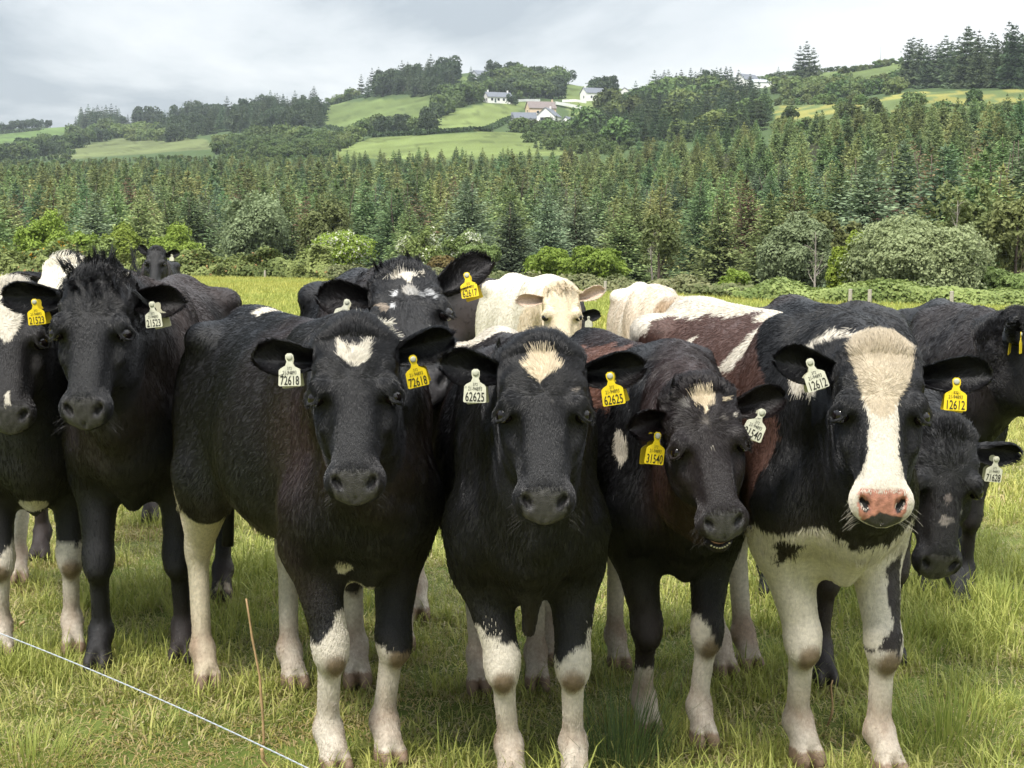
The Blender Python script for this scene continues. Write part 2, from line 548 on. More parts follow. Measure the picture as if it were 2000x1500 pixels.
M_NEEDLE = material('needles', attr=True, rough=0.75, spec=0.12, rnd=0.40, trans=0.15)
M_LEAF = material('leaves', attr=True, rough=0.6, spec=0.2, rnd=0.16, trans=0.32)
M_BARK = material('bark', (0.085, 0.065, 0.048), 0.9, noise=9, bump=(30, 0.02))
M_PALEBARK = material('pale_bark', (0.26, 0.23, 0.19), 0.85, noise=8)


def trunk_mesh(H, r0, seed, limbs=0, spread=1.0, start=0.3):
    r = np.random.default_rng(seed)
    pts = []; p = np.array([0, 0, -0.4]); lean = r.normal(size=2) * 0.04
    for i in range(8):
        t = i / 7
        pts.append(np.array([lean[0] * H * t + r.normal() * 0.012 * H * t, lean[1] * H * t + r.normal() * 0.012 * H * t, -0.4 + (H + 0.4) * t]))
    V, F_ = tube(pts, [r0 * (1 - 0.88 * i / 7) for i in range(8)], 6)
    Vs, Fs = [V], [F_]; off = len(V)
    for l in range(limbs):
        t = start + (0.95 - start) * (l + r.random()) / limbs
        i = t * 7; b = pts[int(i)] * (1 - i % 1) + pts[min(7, int(i) + 1)] * (i % 1)
        a = r.random() * 6.283; L = H * 0.34 * spread * (1.2 - t) * (0.7 + 0.6 * r.random())
        q = [b]; d = np.array([math.cos(a), math.sin(a), 0.9 + 0.6 * r.random()]); d /= np.linalg.norm(d)
        for k in range(4):
            q.append(q[-1] + d * L / 4); d = d + r.normal(size=3) * 0.16 + np.array([0, 0, 0.06]); d /= np.linalg.norm(d)
        rl = r0 * 0.42 * (1 - t * 0.6)
        V, F_ = tube(q, [rl, rl * .8, rl * .55, rl * .35, rl * .12], 5, cap=False)
        Vs.append(V); Fs.append(F_ + off); off += len(V)
        for tw in range(2):
            j = 1 + r.integers(0, 3); q2 = [q[j]]; d2 = d + r.normal(size=3) * 0.7; d2 /= np.linalg.norm(d2)
            for k in range(3):
                q2.append(q2[-1] + d2 * L * 0.16); d2 = d2 + r.normal(size=3) * 0.2
            V, F_ = tube(q2, [rl * .4, rl * .3, rl * .18, rl * .06], 4, cap=False)
            Vs.append(V); Fs.append(F_ + off); off += len(V)
    return np.concatenate(Vs), np.concatenate(Fs)


def make_tree(name, label, cat, crown, trunk, mats, group=None):
    root = empty(name)
    tag(root, label, cat, group)
    V, F_, C = crown
    link_mesh('crown', np_mesh('crown', V, F_, False, C), mats[0], root)
    if trunk is not None:
        link_mesh('trunk', np_mesh('trunk', trunk[0], trunk[1]), mats[1], root)
    return root


def dup(root, loc, rz, sc, label=None, group=None, name=None):
    c = root.copy(); COL.objects.link(c); c.location = loc; c.rotation_euler = (0, 0, rz)
    c.scale = sc if hasattr(sc, '__len__') else (sc, sc, sc)
    if label: c['label'] = label
    if group: c['group'] = group
    for ch in root.children:
        d = ch.copy(); COL.objects.link(d); d.parent = c
    return c


# --- the spruce plantation behind the pasture
PR = random.Random(5)
kinds = [
    dict(seed=1), dict(seed=2, R=2.7), dict(seed=3, R=3.3, col=(0.058, 0.098, 0.044), tipc=(0.165, 0.235, 0.10)),
    dict(seed=4, R=2.8, col=(0.090, 0.118, 0.042), tipc=(0.26, 0.29, 0.11)),
    dict(seed=5, R=3.1, col=(0.07, 0.105, 0.062), tipc=(0.19, 0.25, 0.14)),
    dict(seed=6, R=2.3, dead=0.55, tipc=(0.15, 0.15, 0.07), sparse=0.8),
]
SPR_LABEL = ['green spruce', 'green spruce', 'dark green spruce', 'yellow-green spruce', 'grey-green spruce', 'half brown spruce']
spr_proto = []
for i, k in enumerate(kinds):
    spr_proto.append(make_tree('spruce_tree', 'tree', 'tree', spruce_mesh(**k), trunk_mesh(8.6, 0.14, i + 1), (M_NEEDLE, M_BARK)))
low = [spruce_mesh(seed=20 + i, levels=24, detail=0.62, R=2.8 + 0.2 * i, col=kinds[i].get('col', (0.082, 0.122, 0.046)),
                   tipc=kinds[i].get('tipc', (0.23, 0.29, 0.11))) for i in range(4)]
low_me = [np_mesh('spruce_tree', *l[:2], False, l[2]) for l in low]
for m_ in low_me: m_.materials.append(M_NEEDLE)


def wood_start(px_):
    return float(np.interp(px_, [-400, 0, 400, 800, 1200, 1500, 1650, 1800, 2100, 2500], [122, 118, 115, 108, 100, 90, 72, 62, 58, 58]))


def tree_top_row(px_):
    """row that the wood's far top edge reaches"""
    return float(np.interp(px_, [0, 400, 800, 1200, 1400, 1550, 1650, 1800, 2000], [324, 318, 312, 296, 292, 288, 278, 262, 244]))


ZONES = ['above the far left hedge and lime bushes', 'behind the pale grey-green willow tree', 'behind the white flowering hawthorns', 'behind the white cow and the lime bushes', 'behind the willow clump', 'behind the big round willow at right']
def front_top(px_):
    return float(np.interp(px_, [0, 150, 400, 600, 800, 1000, 1200, 1400, 1500, 1620, 1720, 1850, 2000], [362, 366, 380, 366, 378, 362, 376, 366, 360, 330, 296, 274, 266]))


spots = []
y_ = 56.0
while y_ < 465:
    step = 5.4 + y_ * 0.005
    half = y_ * 0.345 + 5
    x_ = -half + PR.random() * step
    while x_ < half:
        xx = x_ + PR.uniform(-1.6, 1.6); yy_ = y_ + PR.uniform(-1.9, 1.9)
        p_ = 1000 + FPX * xx / yy_
        if yy_ > wood_start(p_) and yy_ < np.interp(p_, PXK, MIDD) * 1.06:
            spots.append((xx, yy_, p_))
        x_ += step
    y_ += step
SP_ = np.array(spots)
SPZ = terrain(SP_[:, 0], SP_[:, 1])
sel = []
far_list = []
# tall front rows as single trees; the rest of the wood reads as one mass
order = np.argsort(SP_[:, 1] - np.interp(SP_[:, 2], [-400, 0, 400, 800, 1200, 1500, 1650, 1800, 2100, 2500], [122, 118, 115, 108, 100, 90, 72, 62, 58, 58]))
n_each = 0
NSP = 290
for rank, ii in enumerate(order):
    xx, yy_, p_ = SP_[ii]; z_ = SPZ[ii]
    hh = 12 * PR.uniform(0.72, 1.0)
    ws = wood_start(p_); f_ = min(1, max(0, (yy_ - ws) / (np.interp(p_, PXK, MIDD) - ws))) ** 0.6
    row_ = (front_top(p_) * (1 - f_) + tree_top_row(p_) * f_) + PR.gauss(0, 20) * (1 - 0.75 * f_) + 4
    hh = min(15.0, max(4.0, row_z(row_, yy_) - z_))
    sc = hh / 9.3
    wd = (0.45 + 0.72 * sc) * PR.uniform(0.85, 1.2)
    if rank < NSP and -60 < p_ < 2060:
        k = PR.choices(range(6), [5, 4, 5, 4, 4, 1.6])[0]
        zone = ZONES[min(5, int((p_ + 60) / 353.4))]
        lab = '%s in the plantation, %s' % (SPR_LABEL[k], zone)
        dup(spr_proto[k], (xx, yy_, z_ - 0.2), PR.random() * 6.28, (wd, wd, sc), lab, SPR_LABEL[k] + 's ' + zone)
    else:
        far_list.append((xx, yy_, z_ - 0.3, min(max(sc, 0.55), 1.3) * 1.12, PR.random() * 6.28, PR.randrange(4)))
for p_ in spr_proto:
    for ch in list(p_.children): bpy.data.objects.remove(ch)
    bpy.data.objects.remove(p_)


def gn_scatter(name, pts, meshes, label, rot_tilt=None):
    """one object holding instances: pts rows of x, y, z, scale, turn, kind"""
    pts = np.array(pts, float)
    me = bpy.data.meshes.new(name)
    me.vertices.add(len(pts)); me.vertices.foreach_set('co', pts[:, :3].astype(np.float32).ravel())
    for nm, colm in (('sc', 3), ('turn', 4)):
        a = me.attributes.new(nm, 'FLOAT', 'POINT'); a.data.foreach_set('value', pts[:, colm].astype(np.float32))
    a = me.attributes.new('pick', 'INT', 'POINT'); a.data.foreach_set('value', pts[:, 5].astype(np.int32))
    o = bpy.data.objects.new(name, me); COL.objects.link(o)
    c = bpy.data.collections.new(name + '_kinds')
    for i, m_ in enumerate(meshes):
        ob = bpy.data.objects.new('kind_%02d' % i, m_); c.objects.link(ob)
    ng = bpy.data.node_groups.new(name, 'GeometryNodeTree')
    ng.interface.new_socket('Geometry', in_out='INPUT', socket_type='NodeSocketGeometry')
    ng.interface.new_socket('Geometry', in_out='OUTPUT', socket_type='NodeSocketGeometry')
    gi = ng.nodes.new('NodeGroupInput'); go = ng.nodes.new('NodeGroupOutput')
    ci = ng.nodes.new('GeometryNodeCollectionInfo'); ci.inputs[0].default_value = c
    ci.inputs['Separate Children'].default_value = True; ci.inputs['Reset Children'].default_value = True
    ip = ng.nodes.new('GeometryNodeInstanceOnPoints')
    ip.inputs['Pick Instance'].default_value = True
    def at_(nm, ty='FLOAT'):
        n = ng.nodes.new('GeometryNodeInputNamedAttribute'); n.data_type = ty; n.inputs[0].default_value = nm
        return n.outputs[0]
    cx = ng.nodes.new('ShaderNodeCombineXYZ'); ng.links.new(at_('turn'), cx.inputs[2])
    ng.links.new(gi.outputs[0], ip.inputs['Points']); ng.links.new(ci.outputs[0], ip.inputs['Instance'])
    ng.links.new(at_('pick', 'INT'), ip.inputs['Instance Index'])
    ng.links.new(cx.outputs[0], ip.inputs['Rotation']); ng.links.new(at_('sc'), ip.inputs['Scale'])
    ng.links.new(ip.outputs[0], go.inputs[0])
    md = o.modifiers.new('scatter', 'NODES'); md.node_group = ng
    tag(o, label, None, None, 'stuff')
    return o


gn_scatter('forest', far_list, low_me, 'spruce plantation climbing away behind the front rows of trees')
# ---------------------------------------------------------------- bushes and trees along the pasture edge
BR = random.Random(9)


def edge_bush(name, label, cat, px, base_row, Y, w_px, h_px, col, col2, seed, n=9000, leaf=0.11, flower=None, ff=0, lobes=26, trunk=None, group=None, z=None, gap=0.25):
    """bush whose foot stands on the ground at distance Y; width and height given as they measure in the photo at that distance"""
    x = (px - 1000) / FPX * Y
    zg = float(terrain(np.array([x]), np.array([Y]))[0]) if z is None else z
    m = Y / FPX
    rx = w_px * m / 2; top = row_z(base_row - h_px, Y); h = max(0.6, top - zg)
    base = 0.0 if trunk is None else h * trunk
    cr = crown_mesh(seed, (rx, rx * 0.9, (h - base) / 1.80), lobes, n, leaf, col, col2, flower, ff, gap, base)
    tk = trunk_mesh(h * 0.85, 0.05 + 0.010 * h, seed, 9, 1.0, 0.2)
    o = make_tree(name, label, cat, cr, tk, (M_LEAF, M_BARK), group)
    o.location = (x, Y, zg - 0.05)
    return o


LIME = ((0.15, 0.22, 0.034), (0.28, 0.37, 0.065))
MIDG = ((0.12, 0.17, 0.05), (0.23, 0.30, 0.10))
GREYG = ((0.14, 0.175, 0.08), (0.29, 0.34, 0.18))
OLIVE = ((0.11, 0.135, 0.045), (0.20, 0.225, 0.085))
edge_bush('bush', 'bright lime bush at far left above the hedge', 'bush', 85, 520, 84, 95, 95, *LIME, 31, 14000, 0.08)
edge_bush('bush', 'lime green hawthorn bush just left of the distant black cow', 'bush', 232, 530, 82, 105, 88, *LIME, 32, 16000, 0.08)
edge_bush('bush', 'lime green hawthorn bush behind and right of the distant black cow', 'bush', 345, 530, 82, 95, 80, *LIME, 33, 16000, 0.08)
edge_bush('bush', 'low green bush behind the white poll of the hidden cow', 'bush', 165, 530, 83, 80, 72, *LIME, 34, 6000)
edge_bush('willow_tree', 'pale grey-green rounded tree in front of the dark spruces at left', 'tree', 500, 540, 96, 135, 150, *GREYG, 35, 30000, 0.11, trunk=0.04, lobes=34)
edge_bush('willow_tree', 'soft green tree behind the white flowering hawthorn at left', 'tree', 640, 530, 96, 110, 130, *OLIVE, 36, 18000, 0.11, trunk=0.05)
edge_bush('hawthorn_bush', 'lime hawthorn with white blossom above the head of the spotted-face bullock', 'bush', 662, 540, 74, 115, 84, *LIME, 37, 24000, 0.07, (0.62, 0.62, 0.5), 0.10)
edge_bush('hawthorn_bush', 'hawthorn topped with white blossom left of the raised black ear', 'bush', 826, 540, 74, 86, 88, *MIDG, 38, 18000, 0.075, (0.6, 0.62, 0.48), 0.30)
edge_bush('hawthorn_bush', 'tall narrow hawthorn with white blossom above the black ear and yellow tag', 'bush', 905, 540, 76, 70, 96, *MIDG, 39, 16000, 0.075, (0.6, 0.62, 0.48), 0.26)
edge_bush('bush', 'mid green bush left of the white cow rump', 'bush', 935, 545, 74, 90, 72, *MIDG, 40, 15000, 0.08)
edge_bush('gorse_bush', 'rusty brown gorse bush behind the raised black ear', 'bush', 862, 548, 70, 58, 48, (0.12, 0.11, 0.04), (0.22, 0.15, 0.06), 41, 4500, 0.09)
edge_bush('bush', 'lime green bush right behind the white cow head', 'bush', 1165, 566, 66, 120, 80, *LIME, 42, 24000, 0.075)
edge_bush('bush', 'lime green bush left behind the white cow head', 'bush', 1082, 562, 68, 90, 76, *LIME, 43, 18000, 0.075)
edge_bush('bush', 'small lime sapling bush above the white tail head', 'bush', 1432, 585, 56, 50, 58, *LIME, 44, 4000)
edge_bush('willow_tree', 'grey-green willow clump left of the round bush', 'tree', 1560, 590, 60, 140, 150, *GREYG, 45, 42000, 0.08, trunk=0.03, lobes=36)
edge_bush('bush', 'narrow bright yellow-green bush hard against the big round willow', 'bush', 1662, 604, 48, 86, 142, (0.16, 0.25, 0.03), (0.30, 0.38, 0.06), 46, 22000, 0.062, lobes=24)
edge_bush('round_willow_bush', 'big dome shaped grey-green willow bush at right', 'bush', 1788, 612, 47, 225, 172, (0.19, 0.25, 0.11), (0.40, 0.47, 0.24), 47, 95000, 0.062, lobes=80, gap=0.1)
edge_bush('bush', 'low green scrub bush right of the round willow', 'bush', 1925, 606, 48, 110, 82, *MIDG, 48, 12000, 0.09)
edge_bush('bush', 'low green scrub bush at the right edge', 'bush', 2010, 604, 46, 120, 64, *MIDG, 49, 12000, 0.09)
edge_bush('tree', 'young leafy pale-barked tree behind the willow clump', 'tree', 1625, 590, 64, 110, 180, *OLIVE, 50, 7000, 0.11, trunk=0.25, gap=0.5)
edge_bush('tree', 'airy olive green tree above the round willow', 'tree', 1880, 600, 55, 150, 240, *OLIVE, 51, 9000, 0.10, trunk=0.30, gap=0.62)
edge_bush('tree', 'airy olive green tree at the right edge behind the scrub', 'tree', 1985, 600, 53, 120, 215, *OLIVE, 52, 8000, 0.10, trunk=0.28, gap=0.6)
edge_bush('tree', 'thin grey-barked sapling in front of the dark spruces near the lime bush', 'tree', 1285, 575, 62, 80, 160, *OLIVE, 53, 2600, 0.10, trunk=0.3, gap=0.7)
for i, (px_, row, Y, h_, ln) in enumerate([(1690, 590, 58, 130, 1), (1865, 598, 54, 210, 1), (1905, 600, 53, 150, 1), (1275, 575, 63, 130, 1), (1590, 590, 58, 140, 1)]):
    x = (px_ - 1000) / FPX * Y
    z = float(terrain(np.array([x]), np.array([Y]))[0])
    tv, tf = trunk_mesh(row_z(row - h_, Y) - z, 0.055, 70 + i, 14, 1.1, 0.3)
    o = link_mesh('bare_tree', np_mesh('bare_tree', tv, tf), M_PALEBARK)
    o.location = (x, Y, z - 0.05)
    tag(o, ['slender pale bare stem standing left of the round willow', 'forked pale bare tree standing over the round willow', 'thin pale bare tree right of the forked one',
            'grey bare sapling above the beige cow', 'pale bare stem inside the willow clump'][i], 'bare tree')


def hedge_mesh(path, w, h, n, seed, leaf, c1, c2, flower=None, ff=0.0):
    r = np.random.default_rng(seed)
    path = np.array(path); seg = np.linalg.norm(np.diff(path[:, :2], axis=0), axis=1); cum = np.concatenate([[0], np.cumsum(seg)])
    t = r.random(n) * cum[-1]
    X = np.interp(t, cum, path[:, 0]); Y = np.interp(t, cum, path[:, 1])
    hh = h * (0.72 + 0.30 * snoise(np.stack([t, 0 * t, 0 * t], 1), 1.6, seed, 2))
    a = r.random(n) * math.pi
    rr = 0.75 + 0.3 * r.random(n)
    P = np.stack([X + r.normal(size=n) * 0.1, Y + np.cos(a) * w * rr, np.abs(np.sin(a)) ** 0.8 * hh * rr], 1)
    P += 0.16 * h * np.stack([snoise(P, 3.0, seed + i, 1) for i in range(3)], 1)
    P[:, 2] = np.maximum(P[:, 2], 0.03) + terrain(P[:, 0], P[:, 1])
    N_ = np.stack([r.normal(size=n) * 0.5, np.cos(a) + r.normal(size=n) * 0.5, np.abs(np.sin(a)) + 0.4], 1)
    N_ /= np.linalg.norm(N_, axis=1)[:, None]
    V, F_ = leaf_quads(P, N_, leaf * (0.6 + 0.8 * r.random(n)), r)
    m_ = np.clip(0.5 + 0.5 * snoise(P, 1.4, seed + 9, 2) + r.normal(size=n) * 0.2, 0, 1)[:, None]
    c = np.array(c1) * (1 - m_) + np.array(c2) * m_
    if flower is not None:
        fm = r.random(n) < ff * np.clip(snoise(P, 0.9, seed + 11, 1) * 1.5 + 0.3, 0, 1)
        c[fm] = flower
    return V, F_, np.repeat(c, 4, axis=0)


def edge_path(p0, p1, off, k=14):
    out = []
    for p_ in np.linspace(p0, p1, k):
        Y = float(np.interp(p_, PXK, EDGE)) + off
        out.append(((p_ - 1000) / FPX * Y, Y))
    return out


def hedge(name, label, *a, **k):
    V, F_, C = hedge_mesh(*a, **k)
    o = link_mesh(name, np_mesh(name, V, F_, False, C), M_LEAF)
    tag(o, label, 'hedge')
    return o


hedge('hedge', 'long bramble hedge along the far left edge of the pasture', edge_path(-120, 640, 1.2), 1.0, 1.25, 46000, 61, 0.10, (0.11, 0.15, 0.045), (0.25, 0.30, 0.10), (0.36, 0.24, 0.09), 0.05)
hedge('hedge', 'second higher hedge bank at far left beneath the lime bushes', edge_path(-120, 215, 6.0), 1.6, 1.75, 16000, 62, 0.13, (0.11, 0.16, 0.04), (0.24, 0.31, 0.09), (0.60, 0.34, 0.03), 0.14)
hedge('hedge', 'low scrubby hedge between the two pale cows', edge_path(600, 1480, 1.4, 20), 0.8, 0.62, 26000, 63, 0.08, (0.10, 0.12, 0.04), (0.23, 0.22, 0.11))
hedge('hedge', 'rough weedy bank along the right edge of the pasture', edge_path(1440, 2160, 1.0), 1.1, 0.55, 34000, 64, 0.07, (0.13, 0.17, 0.045), (0.29, 0.33, 0.11))
# fence posts along the far edge
pm = material('weathered_post', (0.34, 0.31, 0.25), 0.9, noise=20)
PLAB = ['left of the round willow', 'under the bright yellow-green bush', 'right of the round willow', 'behind the white cow head', 'in the far left hedge']
for i, (px_, off) in enumerate([(1659, 0.2), (1697, 0.2), (1857, 0.2), (1181, 0.5), (518, 0.2)]):
    Y = float(np.interp(px_, PXK, EDGE)) + off - 0.6
    x = (px_ - 1000) / FPX * Y
    v, f = tube([(0, 0, -0.2), (0.01, 0, 0.15), (0.015, 0, 0.38), (0.015, 0, 0.39)], [0.05, 0.047, 0.045, 0.03], 8)
    o = link_mesh('fence_post', np_mesh('fence_post', v, f, False), pm)
    o.location = (x, Y, float(terrain(np.array([x]), np.array([Y]))[0]))
    tag(o, 'short pale wooden fence post ' + PLAB[i], 'fence post')

# ---------------------------------------------------------------- the hill: woods, hedgerow trees
HR = random.Random(21)
hk_dark = [spruce_mesh(seed=80 + i, H=14, R=3.9, levels=17, detail=0.40, col=(0.042, 0.066, 0.036), tipc=(0.09, 0.125, 0.06), cone=0.7) for i in range(3)]
hk_bl = [crown_mesh(90 + i, (4.6, 4.6, 4.6), 18, 1300, 0.75, (0.065, 0.10, 0.034), (0.13, 0.18, 0.06), gap=0.0) for i in range(3)]
hk_lt = [crown_mesh(95 + i, (4.2, 4.2, 3.9), 17, 1200, 0.72, (0.10, 0.14, 0.045), (0.20, 0.25, 0.085), gap=0.0) for i in range(2)]
hk_dk = [crown_mesh(99 + i, (4.8, 4.8, 5.0), 17, 1200, 0.75, (0.038, 0.060, 0.030), (0.070, 0.10, 0.045), gap=0.0) for i in range(2)]
tk = trunk_mesh(4.5, 0.35, 5, 2, 1, 0.4)
protos = {}
for key, lst, cat in (('con', hk_dark, 'conifer'), ('bl', hk_bl, 'tree'), ('lt', hk_lt, 'tree'), ('dk', hk_dk, 'tree')):
    protos[key] = [make_tree({'con': 'conifer_tree', 'bl': 'broadleaf_tree', 'lt': 'broadleaf_tree', 'dk': 'dark_tree'}[key], 'x', cat, c, tk, (M_NEEDLE if key == 'con' else M_LEAF, M_BARK)) for c in lst]
stuff_pts = []
stuff_meshes = []
for c in hk_dark + hk_bl + hk_lt + hk_dk:
    m_ = np_mesh('hill_tree', c[0], c[1], False, c[2]); m_.materials.append(M_NEEDLE); stuff_meshes.append(m_)
KOFF = {'con': (0, 3), 'bl': (3, 3), 'lt': (6, 2), 'dk': (8, 2)}
n_ind = {'con': 0, 'bl': 0, 'lt': 0, 'dk': 0}
PLACE = ['on the hill']
GL = {'con': 'dark conifer', 'bl': 'green broadleaf tree', 'lt': 'pale green broadleaf tree', 'dk': 'dark rounded tree'}
EYE = np.array([0, 0, CAM_H])


def place_of(px_, row):
    if px_ < 240: return 'near the far left skyline field'
    if px_ < 640: return 'in the long wood left of the large hill field' if row < 268 else 'in the hedgerow below the long left wood'
    if px_ < 905 and row < 193: return 'in the wood crowning the large hill field'
    if px_ < 960: return 'in the hedgerows around the lower hill fields'
    if px_ < 1160: return 'around the crest houses and the bungalow' if row < 215 else 'around the farm below the bungalow'
    if px_ < 1240 and row < 215: return 'beside the white houses right of the lane'
    if px_ < 1510: return 'in the wood right of the farm' if row > 178 else 'on the skyline above the wood right of the farm'
    if px_ < 1765 or row > 180: return 'around the yellow gorse field at right'
    return 'in the tall skyline row at far right'


def plant(key, px_, row, h_px, single=True, label=None, jx=0.9):
    p = hill_at(px_, row)
    h = h_px * 1.25 * p[1] / FPX
    k = HR.randrange(len(protos[key]))
    Hn = {'con': 14.0, 'bl': 8.6, 'lt': 7.6, 'dk': 9.2}[key]
    sc = h / Hn
    rz = HR.random() * 6.28
    if single and n_ind[key] < 250:
        n_ind[key] += 1
        dup(protos[key][k], tuple(p - [0, 0, 0.3 + (0.9 * sc if key != 'con' else 0)]), rz, (sc * HR.uniform(.85, 1.2) * jx, sc * HR.uniform(.85, 1.2) * jx, sc), label or GL[key] + ' ' + place_of(px_, row), None if label else GL[key] + 's ' + place_of(px_, row))
    else:
        stuff_pts.append((*(p - [0, 0, 0.3 + (0.9 * sc if key != 'con' else 0)]), sc, rz, KOFF[key][0] + k))


def wood(poly, key, h_px, step, mixk=None, pm=0.0, single=True):
    xs = [p[0] for p in poly]; ys = [p[1] for p in poly]
    y = min(ys)
    while y <= max(ys):
        x = min(xs) + HR.random() * step
        while x <= max(xs):
            xx = x + HR.uniform(-.35, .35) * step; yy = y + HR.uniform(-.3, .3) * step * 0.5
            if in_poly(np.array([xx]), np.array([yy]), poly)[0]:
                k = mixk if mixk and HR.random() < pm else key
                plant(k, xx, yy, h_px * HR.uniform(.75, 1.15), single)
            x += step
        y += step * 0.5


def row_of(pts, key, h_px, step, mixk=None, pm=0.3):
    for (x0, y0), (x1, y1) in zip(pts[:-1], pts[1:]):
        n = max(1, int(math.hypot(x1 - x0, y1 - y0) / step))
        for i in range(n):
            t = (i + HR.uniform(-.3, .3)) / n
            plant(mixk if mixk and HR.random() < pm else key, x0 + (x1 - x0) * t, y0 + (y1 - y0) * t, h_px * HR.uniform(.6, 1.25))


# scrub and young woods on the lower slope
wood([(0, 322), (430, 306), (640, 306), (640, 322), (400, 326), (0, 338)], 'bl', 9, 11, 'con', .5, single=False)
wood([(0, 296), (110, 292), (150, 300), (120, 322), (0, 326)], 'con', 11, 9, 'bl', .25)
wood([(420, 284), (640, 276), (690, 270), (715, 276), (660, 300), (640, 312), (420, 310)], 'bl', 20, 13, 'con', .35)
wood([(1010, 262), (1180, 252), (1240, 300), (1120, 308), (1040, 290)], 'bl', 20, 17, 'con', .45)
# skyline woods
wood([(665, 150), (880, 150), (900, 168), (860, 188), (690, 192), (665, 180)], 'con', 38, 13, 'dk', .3)
row_of([(670, 165), (720, 152), (800, 150), (850, 146), (895, 145)], 'con', 34, 9)
row_of([(150, 248), (300, 245), (380, 235), (480, 222), (560, 214), (660, 198)], 'con', 28, 8, 'dk', .5)
wood([(150, 244), (235, 242), (235, 256), (150, 258)], 'con', 30, 9)
wood([(300, 268), (420, 232), (560, 214), (620, 212), (642, 240), (640, 250), (450, 262), (320, 280)], 'con', 32, 13, 'dk', .35)
wood([(225, 262), (320, 262), (330, 276), (230, 274)], 'lt', 26, 13)
wood([(100, 290), (200, 262), (230, 270), (110, 305), (0, 318), (0, 300)], 'bl', 26, 14, 'dk', .3)
row_of([(0, 256), (60, 252), (140, 244)], 'dk', 16, 9)
row_of([(430, 290), (520, 284), (600, 282), (680, 282), (720, 268)], 'bl', 30, 13, 'lt', .35)
wood([(430, 288), (660, 284), (650, 304), (430, 300)], 'bl', 24, 16, 'con', .4)
wood([(930, 133), (1000, 134), (1140, 160), (1150, 168), (1090, 168), (930, 142)], 'dk', 26, 13)
wood([(985, 160), (1100, 164), (1105, 196), (1000, 196), (930, 190), (905, 176), (985, 170)], 'bl', 30, 13, 'dk', .45)
for px_, h_ in ((1030, 44), (1042, 50), (1052, 42), (920, 18)): plant('con', px_, 152, h_)
row_of([(600, 205), (660, 202), (700, 190)], 'bl', 16, 10, 'lt', .4)
row_of([(735, 262), (790, 258), (830, 258)], 'dk', 36, 11, 'bl', .4)
row_of([(835, 256), (850, 232), (905, 206), (940, 196)], 'bl', 34, 11, 'dk', .3)
row_of([(830, 262), (900, 258), (960, 256)], 'bl', 5, 4)
row_of([(1010, 250), (1070, 246), (1150, 250)], 'bl', 15, 8, 'con', .3)
row_of([(1000, 258), (1060, 262), (1130, 270), (1180, 284)], 'bl', 24, 12, 'con', .5)
row_of([(860, 192), (930, 198)], 'bl', 22, 9, 'dk', .3)
for px_, row, h_ in ((1172, 190, 38), (1190, 190, 40), (1205, 165, 26), (1160, 172, 16), (1232, 168, 20), (1000, 206, 20)): plant('dk', px_, row, h_)
row_of([(1155, 165), (1300, 170), (1420, 166)], 'bl', 14, 10, 'dk', .3)
for px_, h_ in ((1330, 30), (1350, 26), (1385, 28)): plant('dk', px_, 166, h_)
# conifer wood in the centre right
wood([(1240, 215), (1310, 190), (1420, 186), (1500, 215), (1500, 250), (1440, 275), (1170, 290), (1150, 270), (1190, 232)], 'con', 46, 15, 'bl', .10)
row_of([(1240, 205), (1300, 184), (1420, 182), (1490, 205)], 'con', 34, 10)
# right hand woods
wood([(1500, 180), (1640, 168), (1780, 168), (1760, 184), (1560, 200)], 'bl', 28, 16, 'lt', .4)
for px_, h_ in ((1562, 62), (1575, 70), (1588, 60), (1520, 30)): plant('con', px_, 168, h_, jx=.8)
wood([(1520, 258), (1700, 246), (1800, 226), (2050, 214), (2050, 240), (1600, 276), (1520, 272)], 'lt', 26, 18, 'bl', .45)
for px_, row in ((1540, 240), (1640, 232), (1660, 236), (1775, 212), (1790, 214), (1900, 206), (1710, 222)): plant('bl', px_, row, 30)
row_of([(1520, 206), (1600, 204), (1700, 204)], 'bl', 16, 12, 'lt', .3)
row_of([(1640, 145), (1700, 135), (1770, 122)], 'bl', 12, 9)
row_of([(1415, 166), (1500, 156), (1560, 158)], 'bl', 9, 9)
# tall row of pines at the right
for i in range(44):
    px_ = 1772 + i * 5.6 + HR.uniform(-4, 4)
    plant('con', px_, 170 + HR.uniform(-4, 3), HR.uniform(62, 84) + (16 if px_ > 1960 or 1880 < px_ < 1915 else 0), label=None, jx=0.48)
for k in protos:
    for p_ in protos[k]:
        for ch in list(p_.children): bpy.data.objects.remove(ch)
        bpy.data.objects.remove(p_)
if stuff_pts:
    gn_scatter('hill_woods', stuff_pts, stuff_meshes, 'woods covering parts of the far hillside')
# hedge lines on the hill as continuous growth
def hill_hedge(pts, label, h=1.6, w=1.6, seed=1, n=1600):
    path = [tuple(hill_at(*p)[:2]) for p in pts]
    r = np.random.default_rng(seed)
    P0 = np.array(path); t = r.random(n) * (len(path) - 1); i = t.astype(int); f = (t - i)[:, None]
    XY = P0[i] * (1 - f) + P0[i + 1] * f + r.normal(size=(n, 2)) * w * 0.5
    P = np.stack([XY[:, 0], XY[:, 1], terrain(XY[:, 0], XY[:, 1]) + r.random(n) * h], 1)
    N_ = r.normal(size=(n, 3)); N_[:, 1] -= 0.6; N_[:, 2] += 0.6; N_ /= np.linalg.norm(N_, axis=1)[:, None]
    V, F_ = leaf_quads(P, N_, np.full(n, 0.9) * (0.6 + 0.8 * r.random(n)), r)
    c = np.array([0.045, 0.07, 0.026]) * (0.7 + 0.8 * r.random((n, 1)))
    o = link_mesh('hedge', np_mesh('hedge', V, F_, False, np.repeat(c, 4, axis=0)), M_LEAF)
    tag(o, label, 'hedge')
hill_hedge([(640, 250), (700, 264), (735, 266)], 'hedge below the large hill field beside the dark plantation', seed=1)
